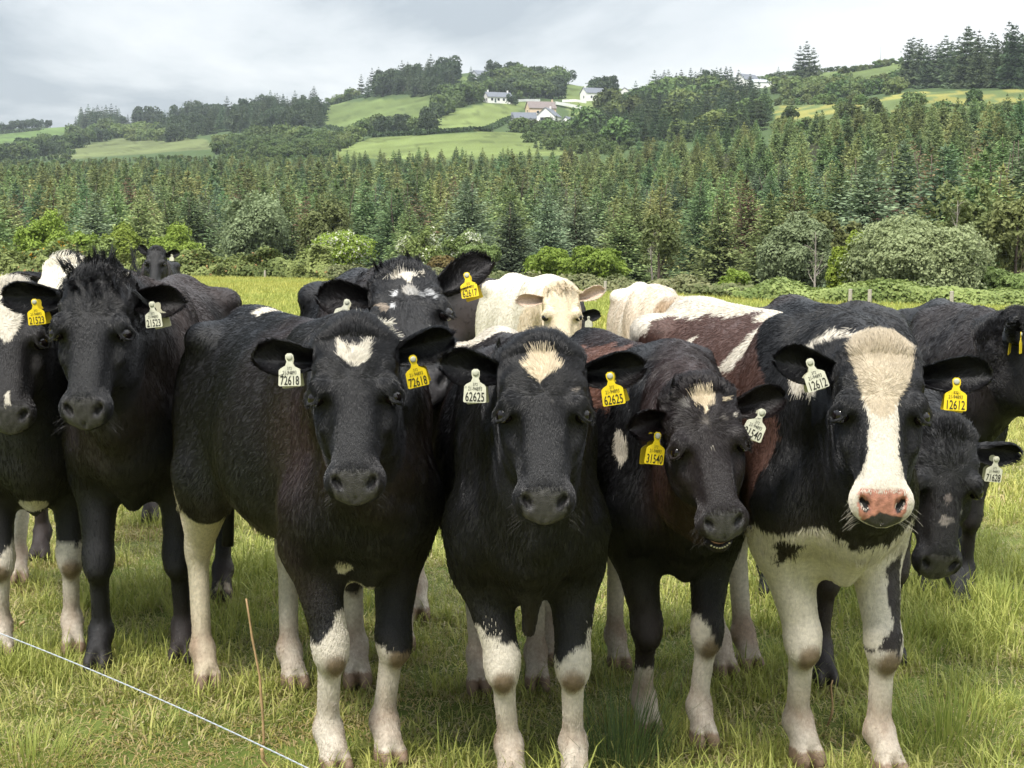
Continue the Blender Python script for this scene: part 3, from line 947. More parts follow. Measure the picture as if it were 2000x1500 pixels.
hill_hedge([(728, 268), (830, 264), (955, 257)], 'long thin hedge between the two lower hill fields', seed=2)
hill_hedge([(620, 210), (690, 194), (860, 186)], 'hedge along the top of the large hill field below the conifer wood', seed=3)
hill_hedge([(950, 256), (985, 240), (1010, 232)], 'hedge running up to the slate-roofed outbuilding', seed=4)
hill_hedge([(1005, 250), (1060, 244), (1150, 246)], 'hedge directly below the farmhouse', seed=5)
hill_hedge([(1380, 164), (1500, 152), (1640, 138), (1800, 116), (2050, 108)], 'hedge on the skyline at upper right', 2.2, 1.8, 6, 3000)
hill_hedge([(0, 262), (80, 254), (150, 246)], 'hedge along the far left skyline field', 2.2, 2, 7)

# ---------------------------------------------------------------- houses on the hill
M_WALLW = material('white_render', (0.74, 0.73, 0.70), 0.8, noise=0.8, noise_amt=0.06)
M_WALLC = material('cream_render', (0.62, 0.47, 0.33), 0.8, noise=0.8, noise_amt=0.06)
M_SLATE = material('slate', (0.12, 0.13, 0.15), 0.6, noise=2.0, noise_amt=0.15)
M_SLATEB = material('brown_tiles', (0.17, 0.14, 0.13), 0.7, noise=2.0, noise_amt=0.15)
M_GLASS = material('dark_window_glass', (0.03, 0.035, 0.04), 0.15)
M_DOOR = material('door_paint', (0.07, 0.10, 0.09), 0.5)


def box(x0, x1, y0, y1, z0, z1):
    V = [(x, y, z) for x in (x0, x1) for y in (y0, y1) for z in (z0, z1)]
    F_ = [(0, 1, 3, 2), (4, 6, 7, 5), (0, 4, 5, 1), (2, 3, 7, 6), (0, 2, 6, 4), (1, 5, 7, 3)]
    return np.array(V, float), np.array(F_)


def boxes(name, lst, mat, parent):
    Vs, Fs, o = [], [], 0
    for b in lst:
        v, f = box(*b); Vs.append(v); Fs.append(f + o); o += len(v)
    return link_mesh(name, np_mesh(name, np.concatenate(Vs), np.concatenate(Fs), False), mat, parent)


def house(name, label, cat, px_, row, L, W, wall_h, roof_h, rz, wallm, roofm, windows=(), door=None, gable_win=(), chim=()):
    """long side along local x, front is local -y"""
    p = hill_at(px_, row)
    root = empty(name, tuple(p - [0, 0, 0.2]), rz)
    tag(root, label, cat)
    l, w = L / 2, W / 2
    V = [(-l, -w, -1.5), (l, -w, -1.5), (l, w, -1.5), (-l, w, -1.5), (-l, -w, wall_h), (l, -w, wall_h), (l, w, wall_h), (-l, w, wall_h), (-l, 0, wall_h + roof_h - .12), (l, 0, wall_h + roof_h - .12)]
    me = bpy.data.meshes.new('wall'); me.from_pydata(V, [], [(0, 1, 5, 4), (1, 2, 6, 9, 5), (2, 3, 7, 6), (3, 0, 4, 8, 7), (4, 5, 9, 8), (6, 7, 8, 9)])
    link_mesh('wall', me, wallm, root)
    o_ = 0.35; k = roof_h / w
    V = []
    for z_ in (0.0, 0.16):
        V += [(-l - o_, -w - o_, wall_h - o_ * k + z_), (l + o_, -w - o_, wall_h - o_ * k + z_), (l + o_, 0, wall_h + roof_h + z_), (-l - o_, 0, wall_h + roof_h + z_), (-l - o_, w + o_, wall_h - o_ * k + z_), (l + o_, w + o_, wall_h - o_ * k + z_)]
    me = bpy.data.meshes.new('roof')
    me.from_pydata(V, [], [(6, 7, 8, 9), (9, 8, 11, 10), (1, 0, 3, 2), (2, 3, 4, 5), (0, 1, 7, 6), (5, 4, 10, 11), (1, 2, 8, 7), (2, 5, 11, 8), (0, 6, 9, 3), (3, 9, 10, 4)])
    rf = link_mesh('roof', me, roofm, root)
    for cx in chim:
        boxes('chimney', [(cx - .35, cx + .35, -.3, .3, wall_h + roof_h - .3, wall_h + roof_h + 1.1)], wallm, rf)
    for (x0, x1, z0, z1) in windows:
        f = boxes('window', [(x0 - .08, x1 + .08, -w - .05, -w + .02, z0 - .1, z0), (x0 - .08, x0, -w - .05, -w + .02, z0, z1), (x1, x1 + .08, -w - .05, -w + .02, z0, z1), (x0 - .08, x1 + .08, -w - .05, -w + .02, z1, z1 + .08)], M_WALLW, root)
        boxes('pane', [(x0, x1, -w - .02, -w + .01, z0, z1)], M_GLASS, f)
    for (y0, y1, z0, z1) in gable_win:
        f = boxes('window', [(-l - .05, -l + .02, y0 - .08, y1 + .08, z0 - .1, z0), (-l - .05, -l + .02, y0 - .08, y1 + .08, z1, z1 + .1)], M_WALLW, root)
        boxes('pane', [(-l - .02, -l + .01, y0, y1, z0, z1)], M_GLASS, f)
    if door:
        boxes('door', [(door - .5, door + .5, -w - .03, -w + .01, 0, 2.1)], M_DOOR, root)
    return root


house('bungalow', 'long white bungalow with grey roof on the hill field edge', 'house', 972, 201, 13.5, 7.5, 3.0, 2.6, math.radians(22), M_WALLW, M_SLATE,
      [(-5.2, -3.9, 1, 2.3), (-1.6, -.3, 1, 2.3), (1.4, 2.6, 1, 2.3), (4.2, 5.5, 1, 2.3)], -2.7, [(-1.6, -.4, 1, 2.3), (.6, 1.8, 1, 2.3)], chim=(-5.5, 5.5))
house('farmhouse', 'white gabled farmhouse with dark windows in the middle of the farm cluster', 'house', 1072, 240, 11, 8.5, 3.0, 3.6, math.radians(72), M_WALLW, M_SLATE,
      [(-3, -1.5, 1, 2.4)], None, [(-2.6, -1.3, .9, 2.2), (.8, 2.4, .9, 2.3)], chim=(2.5,))
house('farmhouse', 'cream farmhouse with brown roof behind the white gabled one', 'house', 1056, 228, 13, 8, 4.0, 3.2, math.radians(14), M_WALLC, M_SLATEB, [(-3, -1.8, 1.4, 2.6), (1, 2.2, 1.4, 2.6)], None, [(-.6, .6, 2, 3.2)], chim=(5.6,))
house('outbuilding', 'low outbuilding with blue-grey slate roof left of the farmhouse', 'outbuilding', 1023, 242, 10.5, 6, 2.5, 2.6, math.radians(4), M_WALLW, M_SLATE,
      [(-3.9, -3.2, .9, 1.9), (-.6, .4, .9, 1.9), (1.8, 2.6, .9, 1.9)], -2.4)
house('cottage', 'white cottage half hidden by trees below the farm at right', 'house', 1112, 249, 7, 5, 2.0, 2.6, math.radians(60), M_WALLW, M_SLATE, [(-1, 0, .8, 1.8)], None, [(-.5, .5, .8, 1.8)])
house('house', 'white house on the crest among dark trees', 'house', 922, 137, 12, 8, 3.4, 3.0, math.radians(65), M_WALLW, M_SLATE, [(-3, -1.5, 1, 2.4), (1, 2.5, 1, 2.4)], 0, [(-2, -.8, 1, 2.4), (.8, 2, 1, 2.4)])
house('house', 'pale grey house below the crest house partly behind trees', 'house', 944, 160, 13, 8, 4.2, 2.6, math.radians(30), material('grey_render', (0.45, 0.46, 0.50), 0.8), M_SLATE, [(-4, -2.6, 1, 2.4), (1, 2.4, 1, 2.4)], 0)
house('house', 'white house with grey roof behind the pair of dark trees', 'house', 1158, 196, 12, 8, 4.0, 3.0, math.radians(25), M_WALLW, M_SLATE, [(-3.5, -2.4, 1, 2.4), (-.5, .6, 1, 2.4), (2.8, 4, 1, 2.4)], None, [(-1, 0, 1, 2.4)], chim=(-5,))
house('house', 'small white gable standing alone right of the dark trees', 'house', 1222, 188, 7, 6.5, 2.2, 2.6, math.radians(75), M_WALLW, M_SLATE, (), None, [(-.6, .6, .9, 2)])
house('farm_building', 'white farmhouse on the right skyline beside the long shed', 'house', 1459, 168, 12, 8, 3.2, 3.2, math.radians(40), M_WALLW, M_SLATE, [(-3, -1.8, 1, 2.3), (1.4, 2.6, 1, 2.3)], 0)
house('farm_shed', 'long low white shed on the right skyline', 'shed', 1496, 170, 14, 7, 2.4, 1.3, math.radians(8), M_WALLW, material('pale_sheeting', (0.5, 0.55, 0.58), 0.5), [(-5, -4, 1, 1.8), (3, 4, 1, 1.8)])
# garden walls and yard walls
def wall_run(label, pts, h=1.3, t=0.4, name='garden_wall'):
    P = [hill_at(*p) for p in pts]
    V, F_ = [], []
    for i, p in enumerate(P):
        V += [p + [0, -t / 2, -.6], p + [0, -t / 2, h], p + [0, t / 2, h], p + [0, t / 2, -.6]]
    for i in range(len(P) - 1):
        a = i * 4
        for j in range(3): F_.append((a + j, a + 4 + j, a + 5 + j, a + 1 + j))
    F_.append((0, 1, 2, 3)); n = len(V) - 4; F_.append((n + 3, n + 2, n + 1, n))
    o = link_mesh(name, np_mesh(name, np.array(V), np.array(F_), False), M_WALLW)
    tag(o, label, 'wall')
wall_run('low white wall in front of the crest house', [(888, 142), (905, 141), (945, 137), (970, 137)], 1.3)
wall_run('low white wall right of the long bungalow', [(995, 200), (1025, 198), (1055, 198)], 1.2)
wall_run('white walled lane running down to the farm', [(1085, 204), (1110, 208), (1145, 216)], 1.6)
wall_run('white entrance wall at the top of the lane', [(1098, 200), (1125, 199), (1145, 202)], 1.4)
# lane surface
P = [hill_at(*p) for p in [(1082, 207), (1108, 212), (1146, 222)]]
V = np.array([q + np.array([0, dy, 0.45]) for q in P for dy in (-2.5, 2.5)])
o = link_mesh('lane', np_mesh('lane', V, np.array([[0, 2, 3, 1], [2, 4, 5, 3]]), False), material('lane_tarmac', (0.07, 0.07, 0.075), 0.9))
tag(o, 'grey lane beside the farm', None, None, 'structure')
# mast on the skyline
p = hill_at(1719, 128)
v, f = tube([(0, 0, 0), (0, 0, 4.5), (0, 0, 9.5)], [0.16, 0.13, 0.09], 6)
o = link_mesh('mast', np_mesh('mast', v, f), material('mast_grey', (0.3, 0.31, 0.32), 0.7)); o.location = tuple(p)
tag(o, 'thin grey mast on the skyline at upper right', 'mast')
# a white grazing animal far off
# ---------------------------------------------------------------- cattle: one smooth-union distance field per animal


def axis_lines(lo, hi, fine, h, hf):
    """grid line positions: step hf inside fine=(a,b), step h outside"""
    a, b = max(lo, fine[0]), min(hi, fine[1])
    left = np.linspace(lo, a, max(2, int(round((a - lo) / h)) + 1))[:-1] if a > lo + 1e-6 else np.array([])
    mid = np.linspace(a, b, max(2, int(round((b - a) / hf)) + 1))
    right = np.linspace(b, hi, max(2, int(round((hi - b) / h)) + 1))[1:] if hi > b + 1e-6 else np.array([])
    return np.concatenate([left, mid, right]).astype(np.float32)


class Field:
    def __init__(s, xs, ys, zs):
        s.ax = [xs, ys, zs]
        s.D = np.full((len(xs), len(ys), len(zs)), 0.5, dtype=np.float32)

    def sub(s, lo, hi):
        sl = []
        for a, l, h in zip(s.ax, lo, hi):
            i0 = max(0, np.searchsorted(a, l) - 1); i1 = min(len(a), np.searchsorted(a, h) + 1)
            if i1 - i0 < 1: return None, None
            sl.append(slice(i0, i1))
        X = s.ax[0][sl[0]][:, None, None]; Y = s.ax[1][sl[1]][None, :, None]; Z = s.ax[2][sl[2]][None, None, :]
        return tuple(sl), (X, Y, Z)

    def put(s, sl, d, k, mode='add'):
        A = s.D[sl]
        if mode == 'cut':
            d = -d; h = np.clip(0.5 - 0.5 * (d - A) / k, 0, 1)
            s.D[sl] = d + (A - d) * h + k * h * (1 - h)
            s.D[sl] = np.maximum(s.D[sl], -9)
        else:
            h = np.clip(0.5 + 0.5 * (d - A) / k, 0, 1)
            s.D[sl] = d + (A - d) * h - k * h * (1 - h)

    def cone(s, a, b, ra, rb, k=0.04, sy=1.0):
        a = np.asarray(a, float); b = np.asarray(b, float); m = max(ra, rb) + k + 0.05
        sl, P = s.sub(np.minimum(a, b) - m, np.maximum(a, b) + m)
        if sl is None: return
        ab = b - a; L2 = float(ab @ ab) + 1e-9
        px, py, pz = P[0] - a[0], P[1] - a[1], P[2] - a[2]
        t = np.clip((px * ab[0] + py * ab[1] + pz * ab[2]) / L2, 0, 1)
        d = np.sqrt((px - t * ab[0]) ** 2 + (py - t * ab[1]) ** 2 * sy + (pz - t * ab[2]) ** 2) - (ra + (rb - ra) * t)
        s.put(sl, d.astype(np.float32), k)

    def ell(s, c, r, M=None, k=0.03, mode='add'):
        """ellipsoid, M columns = axis directions"""
        c = np.asarray(c, float); r = np.asarray(r, float)
        M = np.eye(3) if M is None else M
        ext = np.sqrt(((M * r) ** 2).sum(1)) + k + 0.05
        sl, P = s.sub(c - ext, c + ext)
        if sl is None: return
        q = [P[0] - c[0], P[1] - c[1], P[2] - c[2]]
        k0 = 0; k1 = 0
        for j in range(3):
            w = (q[0] * M[0, j] + q[1] * M[1, j] + q[2] * M[2, j])
            k0 = k0 + (w / r[j]) ** 2; k1 = k1 + (w / r[j] ** 2) ** 2
        k0 = np.sqrt(k0); k1 = np.sqrt(k1) + 1e-6
        s.put(sl, (k0 * (k0 - 1) / k1).astype(np.float32), k, mode)

    def plane_cut(s, c, n, lo, hi, k):
        """remove what lies beyond the plane, in a local frame box"""
        sl, P = s.sub(lo, hi)
        if sl is None: return
        d = (P[0] - c[0]) * n[0] + (P[1] - c[1]) * n[1] + (P[2] - c[2]) * n[2]
        s.put(sl, (-d).astype(np.float32), k, 'cut')

    def mesh(s):
        D = s.D; N = D < 0
        nx, ny, nz = D.shape
        c = N[:-1, :-1, :-1].astype(np.uint8)
        cnt = np.zeros((nx - 1, ny - 1, nz - 1), dtype=np.uint8)
        for i in (0, 1):
            for j in (0, 1):
                for k in (0, 1):
                    cnt += N[i:nx - 1 + i, j:ny - 1 + j, k:nz - 1 + k]
        act = (cnt > 0) & (cnt < 8)
        I, J, K = np.nonzero(act)
        idx = np.full(act.shape, -1, dtype=np.int32); idx[I, J, K] = np.arange(len(I))
        acc = np.zeros((len(I), 3)); num = np.zeros(len(I))
        xs, ys, zs = s.ax
        corners = [(i, j, k) for i in (0, 1) for j in (0, 1) for k in (0, 1)]
        for a in corners:
            for ax in range(3):
                if a[ax]: continue
                b = list(a); b[ax] = 1
                da = D[I + a[0], J + a[1], K + a[2]]; db = D[I + b[0], J + b[1], K + b[2]]
                cross = (da < 0) != (db < 0)
                t = np.where(cross, da / np.where(np.abs(da - db) < 1e-9, 1e-9, da - db), 0)
                pa = np.stack([xs[I + a[0]], ys[J + a[1]], zs[K + a[2]]], 1)
                pb = np.stack([xs[I + b[0]], ys[J + b[1]], zs[K + b[2]]], 1)
                acc += np.where(cross[:, None], pa + (pb - pa) * t[:, None], 0); num += cross
        V = acc / num[:, None]
        quads = []
        for ax in range(3):
            sl0 = [slice(1, -1)] * 3; sl1 = [slice(1, -1)] * 3
            sl0[ax] = slice(0, -1); sl1[ax] = slice(1, None)
            A = N[tuple(sl0)]; B = N[tuple(sl1)]
            e = np.stack(np.nonzero(A != B), 1)
            inside = A[tuple(e.T)]
            base = e.copy()
            for q in range(3):
                if q != ax: base[:, q] += 1
            u, v = [(1, 2), (2, 0), (0, 1)][ax]
            def cell(du, dv):
                b2 = base.copy(); b2[:, u] -= du; b2[:, v] -= dv
                return idx[b2[:, 0], b2[:, 1], b2[:, 2]]
            q4 = np.stack([cell(1, 1), cell(0, 1), cell(0, 0), cell(1, 0)], 1)
            q4[~inside] = q4[~inside][:, ::-1]
            quads.append(q4)
        F = np.concatenate(quads)
        F = F[(F >= 0).all(1)]
        return V, F


def smooth_mesh(V, F, it=2, lam=0.5):
    e = np.concatenate([F[:, [0, 1]], F[:, [1, 2]], F[:, [2, 3]], F[:, [3, 0]]])
    n = len(V)
    for _ in range(it):
        acc = np.zeros_like(V); cn = np.bincount(np.concatenate([e[:, 0], e[:, 1]]), minlength=n)
        for q in range(3):
            acc[:, q] = np.bincount(e[:, 0], V[e[:, 1], q], n) + np.bincount(e[:, 1], V[e[:, 0], q], n)
        V = V + lam * (acc / np.maximum(cn, 1)[:, None] - V)
    return V


def vnormals(V, F):
    a = V[F[:, 1]] - V[F[:, 0]]; 
    if F.shape[1] == 4:
        d1 = V[F[:, 2]] - V[F[:, 0]]; d2 = V[F[:, 3]] - V[F[:, 1]]
        fn = np.cross(d1, d2)
    else:
        fn = np.cross(a, V[F[:, 2]] - V[F[:, 0]])
    N = np.zeros_like(V)
    for c in range(F.shape[1]):
        for q in range(3):
            N[:, q] += np.bincount(F[:, c], fn[:, q], len(V))
    return N / (np.linalg.norm(N, axis=1)[:, None] + 1e-12), np.linalg.norm(fn, axis=1) / 2


def rot_axis(ax, a):
    return np.array(Matrix.Rotation(a, 3, Vector(ax)))


def interp(x, xs, ys):
    """smooth interpolation through knots"""
    i = np.clip(np.searchsorted(xs, x) - 1, 0, len(xs) - 2)
    xs = np.asarray(xs, np.float32); ys = np.asarray(ys, np.float32)
    m = np.gradient(ys, xs)
    h = xs[i + 1] - xs[i]; t = np.clip((x - xs[i]) / h, 0, 1)
    t2 = t * t; t3 = t2 * t
    return ((2 * t3 - 3 * t2 + 1) * ys[i] + (t3 - 2 * t2 + t) * h * m[i] + (-2 * t3 + 3 * t2) * ys[i + 1] + (t3 - t2) * h * m[i + 1])


BLACK = (0.0050, 0.0048, 0.0056)
WHITE = (0.52, 0.475, 0.395)
CREAM = (0.52, 0.43, 0.30)
BROWN = (0.055, 0.026, 0.018)
DIRT = (0.17, 0.115, 0.06)
SPINE_X = [-0.72, -0.66, -0.55, -0.40, -0.20, 0.05, 0.28, 0.44, 0.56, 0.66, 0.72]
TOP_Z = [0.96, 1.08, 1.165, 1.205, 1.185, 1.175, 1.185, 1.205, 1.13, 1.00, 0.86]
BOT_Z = [0.90, 0.80, 0.70, 0.645, 0.60, 0.565, 0.565, 0.575, 0.59, 0.63, 0.76]
HALF_W = [0.02, 0.10, 0.165, 0.200, 0.215, 0.238, 0.198, 0.152, 0.117, 0.080, 0.02]


FEET = []


class Cow:
    """frame: x forward, y to the animal's left, z up; world = R(heading) * local + origin"""

    def __init__(s, front, heading, scale=1.0, feet=None, poll=None, pitch=20, yaw=0, roll=0, hs=1.0, girth=1.0,
                 res=(0.0135, 0.0058), ears=None, mouth=0.0, seed=1, drop=0.0, horns=False, belly=0.0, fluff=1.0, fw=1.0):
        s.k = scale; s.seed = seed; s.mouth = mouth; s.fw = fw; s.fluff = fluff
        th = math.radians(heading)
        s.fx = np.array([math.sin(th), -math.cos(th), 0]); s.fy = np.array([math.cos(th), math.sin(th), 0])
        s.R = np.stack([s.fx, s.fy, [0, 0, 1]], 1)          # local -> world
        s.O = np.array([front[0], front[1], 0.0]) - s.fx * 0.44 * scale
        # feet in local coordinates: front-left(picture right when facing us), front-right, hind-left, hind-right
        dflt = [(0.44, 0.115), (0.44, -0.115), (-0.50, 0.14), (-0.50, -0.14)]
        s.feet = []
        for i in range(4):
            f = feet[i] if feet and feet[i] is not None else None
            if f is None: s.feet.append(np.array(dflt[i]) * scale)
            else:
                w = ground(*f) if len(f) == 2 else np.array(f)
                s.feet.append(((w - s.O) @ s.R)[:2])
        FEET.extend([s.O + s.R @ np.array([f_[0], f_[1], 0]) for f_ in s.feet])
        # head frame
        ps = math.radians(yaw); ph = math.radians(pitch)
        face = np.array([math.sin(ps), -math.cos(ps), 0]); lat = np.array([math.cos(ps), math.sin(ps), 0]); up = np.array([0, 0, 1.0])
        a = -up * math.cos(ph) + face * math.sin(ph)
        n = face * math.cos(ph) + up * math.sin(ph)
        Rr = rot_axis(face, math.radians(roll))
        a, n, lat = Rr @ a, Rr @ n, Rr @ lat
        s.HW = np.stack([lat, a, n], 1)               # head (u,v,n) -> world
        s.H = s.R.T @ s.HW                            # head -> local
        s.hs = hs
        s.P = (np.asarray(poll) - s.O) @ s.R
        s.girth = girth; s.belly = belly; s.drop = drop
        s.ears = ears or [dict(), dict()]
        s.horns = horns
        s.res = res

    def hp(s, u, v, n):
        return s.P + s.H @ (np.array([u, v, n]) * s.hs)

    def field(s):
        k = s.k
        h, hf = s.res
        hc = s.hp(0, 0.25, -0.08)
        fr = 0.30 * s.hs
        cor = np.array([[-0.86 * k, -0.36 * k, -0.02], [0.8 * k, 0.36 * k, 1.3 * k]] + [hc - fr, hc + fr] + [[f[0] - .1, f[1] - .1, 0] for f in s.feet] + [[f[0] + .13, f[1] + .1, 0] for f in s.feet])
        lo, hi = cor.min(0), cor.max(0)
        fine = [(hc[i] - 0.27 * s.hs, hc[i] + 0.27 * s.hs) for i in range(3)]
        F = Field(*[axis_lines(lo[i], hi[i], fine[i], h, hf) for i in range(3)])
        hs = s.hs
        # head loft in its own frame
        L = 0.485
        c = s.hp(0, 0.24, -0.1)
        sl, P = F.sub(c - 0.36 * hs, c + 0.36 * hs)
        q = [P[i] - s.P[i] for i in range(3)]
        U, Vv, Nn = [sum(q[i] * s.H[i, j] for i in range(3)) / hs for j in range(3)]
        tt = Vv
        tk = [-0.03, 0.0, 0.05, 0.12, 0.19, 0.26, 0.33, 0.39, 0.44, 0.475, 0.50]
        ww = [0.010, 0.062, 0.092, 0.103, 0.110, 0.092, 0.072, 0.066, 0.066, 0.052, 0.012]
        nf = [-0.06, -0.02, 0.008, 0.020, 0.018, 0.008, 0.000, -0.003, -0.006, -0.03, -0.05]
        nb = [-0.09, -0.13, -0.18, -0.215, -0.225, -0.21, -0.175, -0.135, -0.11, -0.10, -0.07]
        w = np.maximum(interp(tt, tk, ww), 0.01) * (1 + (s.fw - 1) * sstep(0.5, 0.3, tt)); f_ = interp(tt, tk, nf); b_ = interp(tt, tk, nb)
        cc = f_ * 0.62 + b_ * 0.38; qn = Nn - cc
        rn = np.maximum(np.where(qn > 0, f_ - cc, cc - b_), 0.012)
        wl = w * np.where(qn > 0, 1.0 - (0.10 + 0.22 * np.exp(-((tt - 0.29) / 0.09) ** 2)) * np.clip(qn / rn, 0, 1), 1.0 - 0.30 * np.clip(-qn / rn, 0, 1))
        rho = ((np.abs(U) / wl) ** 2.5 + (np.abs(qn) / rn) ** 2.5) ** (1 / 2.5)
        d = (rho - 1) * np.minimum(wl, rn) * hs * 0.85
        ov = np.maximum(np.maximum(-0.03 - tt, tt - 0.50), 0)
        d = np.where(ov > 0, np.maximum(d, 0) + ov, d)
        F.put(sl, d.astype(np.float32), 0.004)
        HE = lambda c, r, kk=0.02, mode='add', M=None: F.ell(s.hp(*c), np.array(r) * hs, s.H if M is None else s.H @ M, kk, mode)
        HE((0, 0.0, -0.055), (0.062, 0.042, 0.055), 0.03)            # poll
        for sg in (-1, 1):
            HE((sg * 0.070, 0.035, -0.065), (0.035, 0.03, 0.04), 0.03)    # horn base / ear root
            HE((sg * 0.098, 0.168, -0.008), (0.027, 0.036, 0.034), 0.028)  # brow
            HE((sg * 0.085, 0.24, -0.055), (0.025, 0.05, 0.02), 0.02)    # cheek bone
            HE((sg * 0.070, 0.24, -0.13), (0.040, 0.09, 0.07), 0.03)    # masseter
            HE((sg * 0.104, 0.285, -0.004), (0.034, 0.070, 0.026), 0.035, 'cut')      # hollow before the eye
            HE((sg * 0.095, 0.10, -0.03), (0.02, 0.02, 0.03), 0.02)
            HE((sg * 0.044, 0.425, -0.044), (0.036, 0.042, 0.036), 0.02)  # nostril wing
        HE((0, 0.432, -0.060), (0.076, 0.052, 0.056), 0.025)          # muzzle
        HE((0, 0.30, -0.008), (0.045, 0.14, 0.016), 0.03)           # nose bridge
        mo = s.mouth
        HE((0, 0.432 + mo * 0.022, -0.118 - mo * 0.022), (0.047, 0.045, 0.030), 0.010)  # chin
        if mo: HE((0, 0.468, -0.100 - mo * .010), (0.040, 0.032, 0.010 + 0.006 * mo), 0.005, 'cut')
        # flat nose pad facing down-forward
        nn = s.H @ (np.array([0, 0.64, 0.77]))
        pc = s.hp(0, 0.452, -0.020)
        F.plane_cut(pc, nn, s.hp(0, .46, -.02) - 0.085 * hs, s.hp(0, .46, -.02) + 0.085 * hs, 0.022)
        for sg in (-1, 1):
            a1 = rot_axis((0, 0, 1), sg * 0.5)
            HE((sg * 0.043, 0.447, -0.017), (0.0100, 0.018, 0.024), 0.006, 'cut', a1)
            HE((sg * 0.054, 0.434, -0.016), (0.009, 0.011, 0.022), 0.006, 'cut')
        HE((0, 0.487, -0.048), (0.003, 0.012, 0.02), 0.006, 'cut')
        # eye sockets and lids
        s.eye = []
        for sg in (-1, 1):
            ec = np.array([sg * 0.1050, 0.196, -0.022])
            HE(ec + (sg * 0.018, 0, 0.008), (0.020, 0.021, 0.030), 0.006, 'cut')
            s.eye.append((ec, sg))
            out = np.array([sg * 0.80, 0.0, 0.60])
            tg = np.cross(out, [0, 1, 0]); tg /= np.linalg.norm(tg)
            for lid, rr in ((-1, 0.0085), (1, 0.0054)):
                pts = []
                for a in np.linspace(-1.25, 1.25, 5):
                    vv = lid * math.cos(a) * (0.0178 if lid < 0 else 0.0200)
                    pts.append(s.hp(*(ec + out * (0.0205 - 0.006 * abs(math.sin(a))) + tg * math.sin(a) * 0.030 + np.array([0, vv, 0]))))
                for p_, q_ in zip(pts[:-1], pts[1:]): F.cone(p_, q_, rr * hs, rr * hs, 0.008)
        # torso loft
        sl, (X, Y, Z) = F.sub([-0.8 * k, -0.4 * k, 0.35 * k], [0.8 * k, 0.4 * k, 1.35 * k])
        xk = X / k
        zt = interp(xk, SPINE_X, TOP_Z); zb = interp(xk, SPINE_X, BOT_Z) - s.belly * np.exp(-((xk + 0.0) / 0.3) ** 2)
        w = interp(xk, SPINE_X, HALF_W) * s.girth
        w = np.maximum(w, 0.015); zc = zt * 0.42 + zb * 0.58
        q = Z / k - zc
        rz = np.where(q > 0, zt - zc, zc - zb); rz = np.maximum(rz, 0.02)
        ex = np.where(q > 0, 2.15, 2.3)
        w = w * (1 - 0.22 * np.clip(-q / rz, 0, 1) * sstep(0.1, 0.4, xk))
        rho = ((np.abs(Y / k) / w) ** 2.2 + (np.abs(q) / rz) ** ex) ** (1 / 2.2)
        d = (rho - 1) * np.minimum(w, rz) * k * 0.85
        over = np.maximum(np.abs(xk + 0.0) - 0.70, 0) * k
        d = np.where(np.abs(xk) > 0.70, np.maximum(d, 0) + over * 1.0 + 0.002, d)
        F.put(sl, d.astype(np.float32), 0.02)
        E = lambda c, r, M=None, kk=0.03, mode='add': F.ell(np.array(c) * k, np.array(r) * k, M, kk * k, mode)
        C = lambda a, b, ra, rb, kk=0.04, sy=1.0: F.cone(np.array(a) * k, np.array(b) * k, ra * k, rb * k, kk * k, sy)
        # spine ridge, hooks, pins
        C((-0.5, 0, 1.175), (0.1, 0, 1.15), 0.03, 0.03, 0.05)
        for sg in (-1, 1):
            E((-0.40, sg * 0.165, 1.12), (0.07, 0.05, 0.045), None, 0.06)      # hook bone
            E((-0.64, sg * 0.085, 1.03), (0.05, 0.04, 0.05), None, 0.05)
            E((0.40, sg * 0.118, 0.92), (0.15, 0.068, 0.27), rot_axis((0, 1, 0), -0.15), 0.06)   # shoulder
            E((0.49, sg * 0.122, 0.73), (0.11, 0.078, 0.13), None, 0.06)      # point of shoulder
            E((-0.50, sg * 0.13, 0.86), (0.17, 0.095, 0.27), rot_axis((0, 1, 0), 0.15), 0.06)     # thigh
            E((-0.36, sg * 0.155, 0.70), (0.10, 0.06, 0.13), None, 0.06)       # stifle
        # legs
        s.knee = []
        for i in range(4):
            sg = 1 if i % 2 == 0 else -1
            fx, fy = s.feet[i] / k
            if i < 2:
                sh = np.array([0.45, sg * 0.128, 0.72]); el = np.array([0.42 + (fx - .44) * .15, sg * 0.130 + (fy - sg * .115) * .15, 0.62])
                foot = np.array([fx, fy, 0.0])
                kn = np.array([el[0] * 0.42 + fx * 0.58 + 0.03, el[1] * 0.42 + fy * 0.58 - sg * 0.008, 0.355])
                fe = np.array([kn[0] * 0.12 + fx * 0.88 - 0.03, kn[1] * 0.14 + fy * 0.86, 0.125])
                C(sh, el, 0.088, 0.075, 0.06); C(el, kn + np.array([-0.005, 0, 0.03]), 0.071, 0.045, 0.05)
                E(kn, (0.046, 0.050, 0.060), None, 0.024); E(kn + np.array([0.018, 0, -0.03]), (0.034, 0.036, 0.036), None, 0.02)
                C(kn, fe, 0.031, 0.0275, 0.022); C(kn + (-0.022, 0, -.03), fe + (-0.016, 0, 0.02), 0.019, 0.021, 0.016)
            else:
                st = np.array([-0.44, sg * 0.15, 0.70]); hk = np.array([fx - 0.055, fy * 0.8 + sg * 0.03, 0.44])
                fe = np.array([fx - 0.03, fy, 0.13]); kn = hk
                C(st, hk + (0.03, 0, 0.03), 0.105, 0.044, 0.06); C((-0.58, sg * 0.12, 0.72), hk + (-0.01, 0, 0.07), 0.075, 0.024, 0.05)
                E(hk, (0.046, 0.038, 0.06), None, 0.03); E(hk + (-0.035, 0, 0.03), (0.028, 0.022, 0.035), None, 0.02)
                C(hk, fe, 0.033, 0.029, 0.022); C(hk + (-0.02, 0, -0.04), fe + (-0.017, 0, 0.02), 0.020, 0.021, 0.016)
            s.knee.append(kn * k)
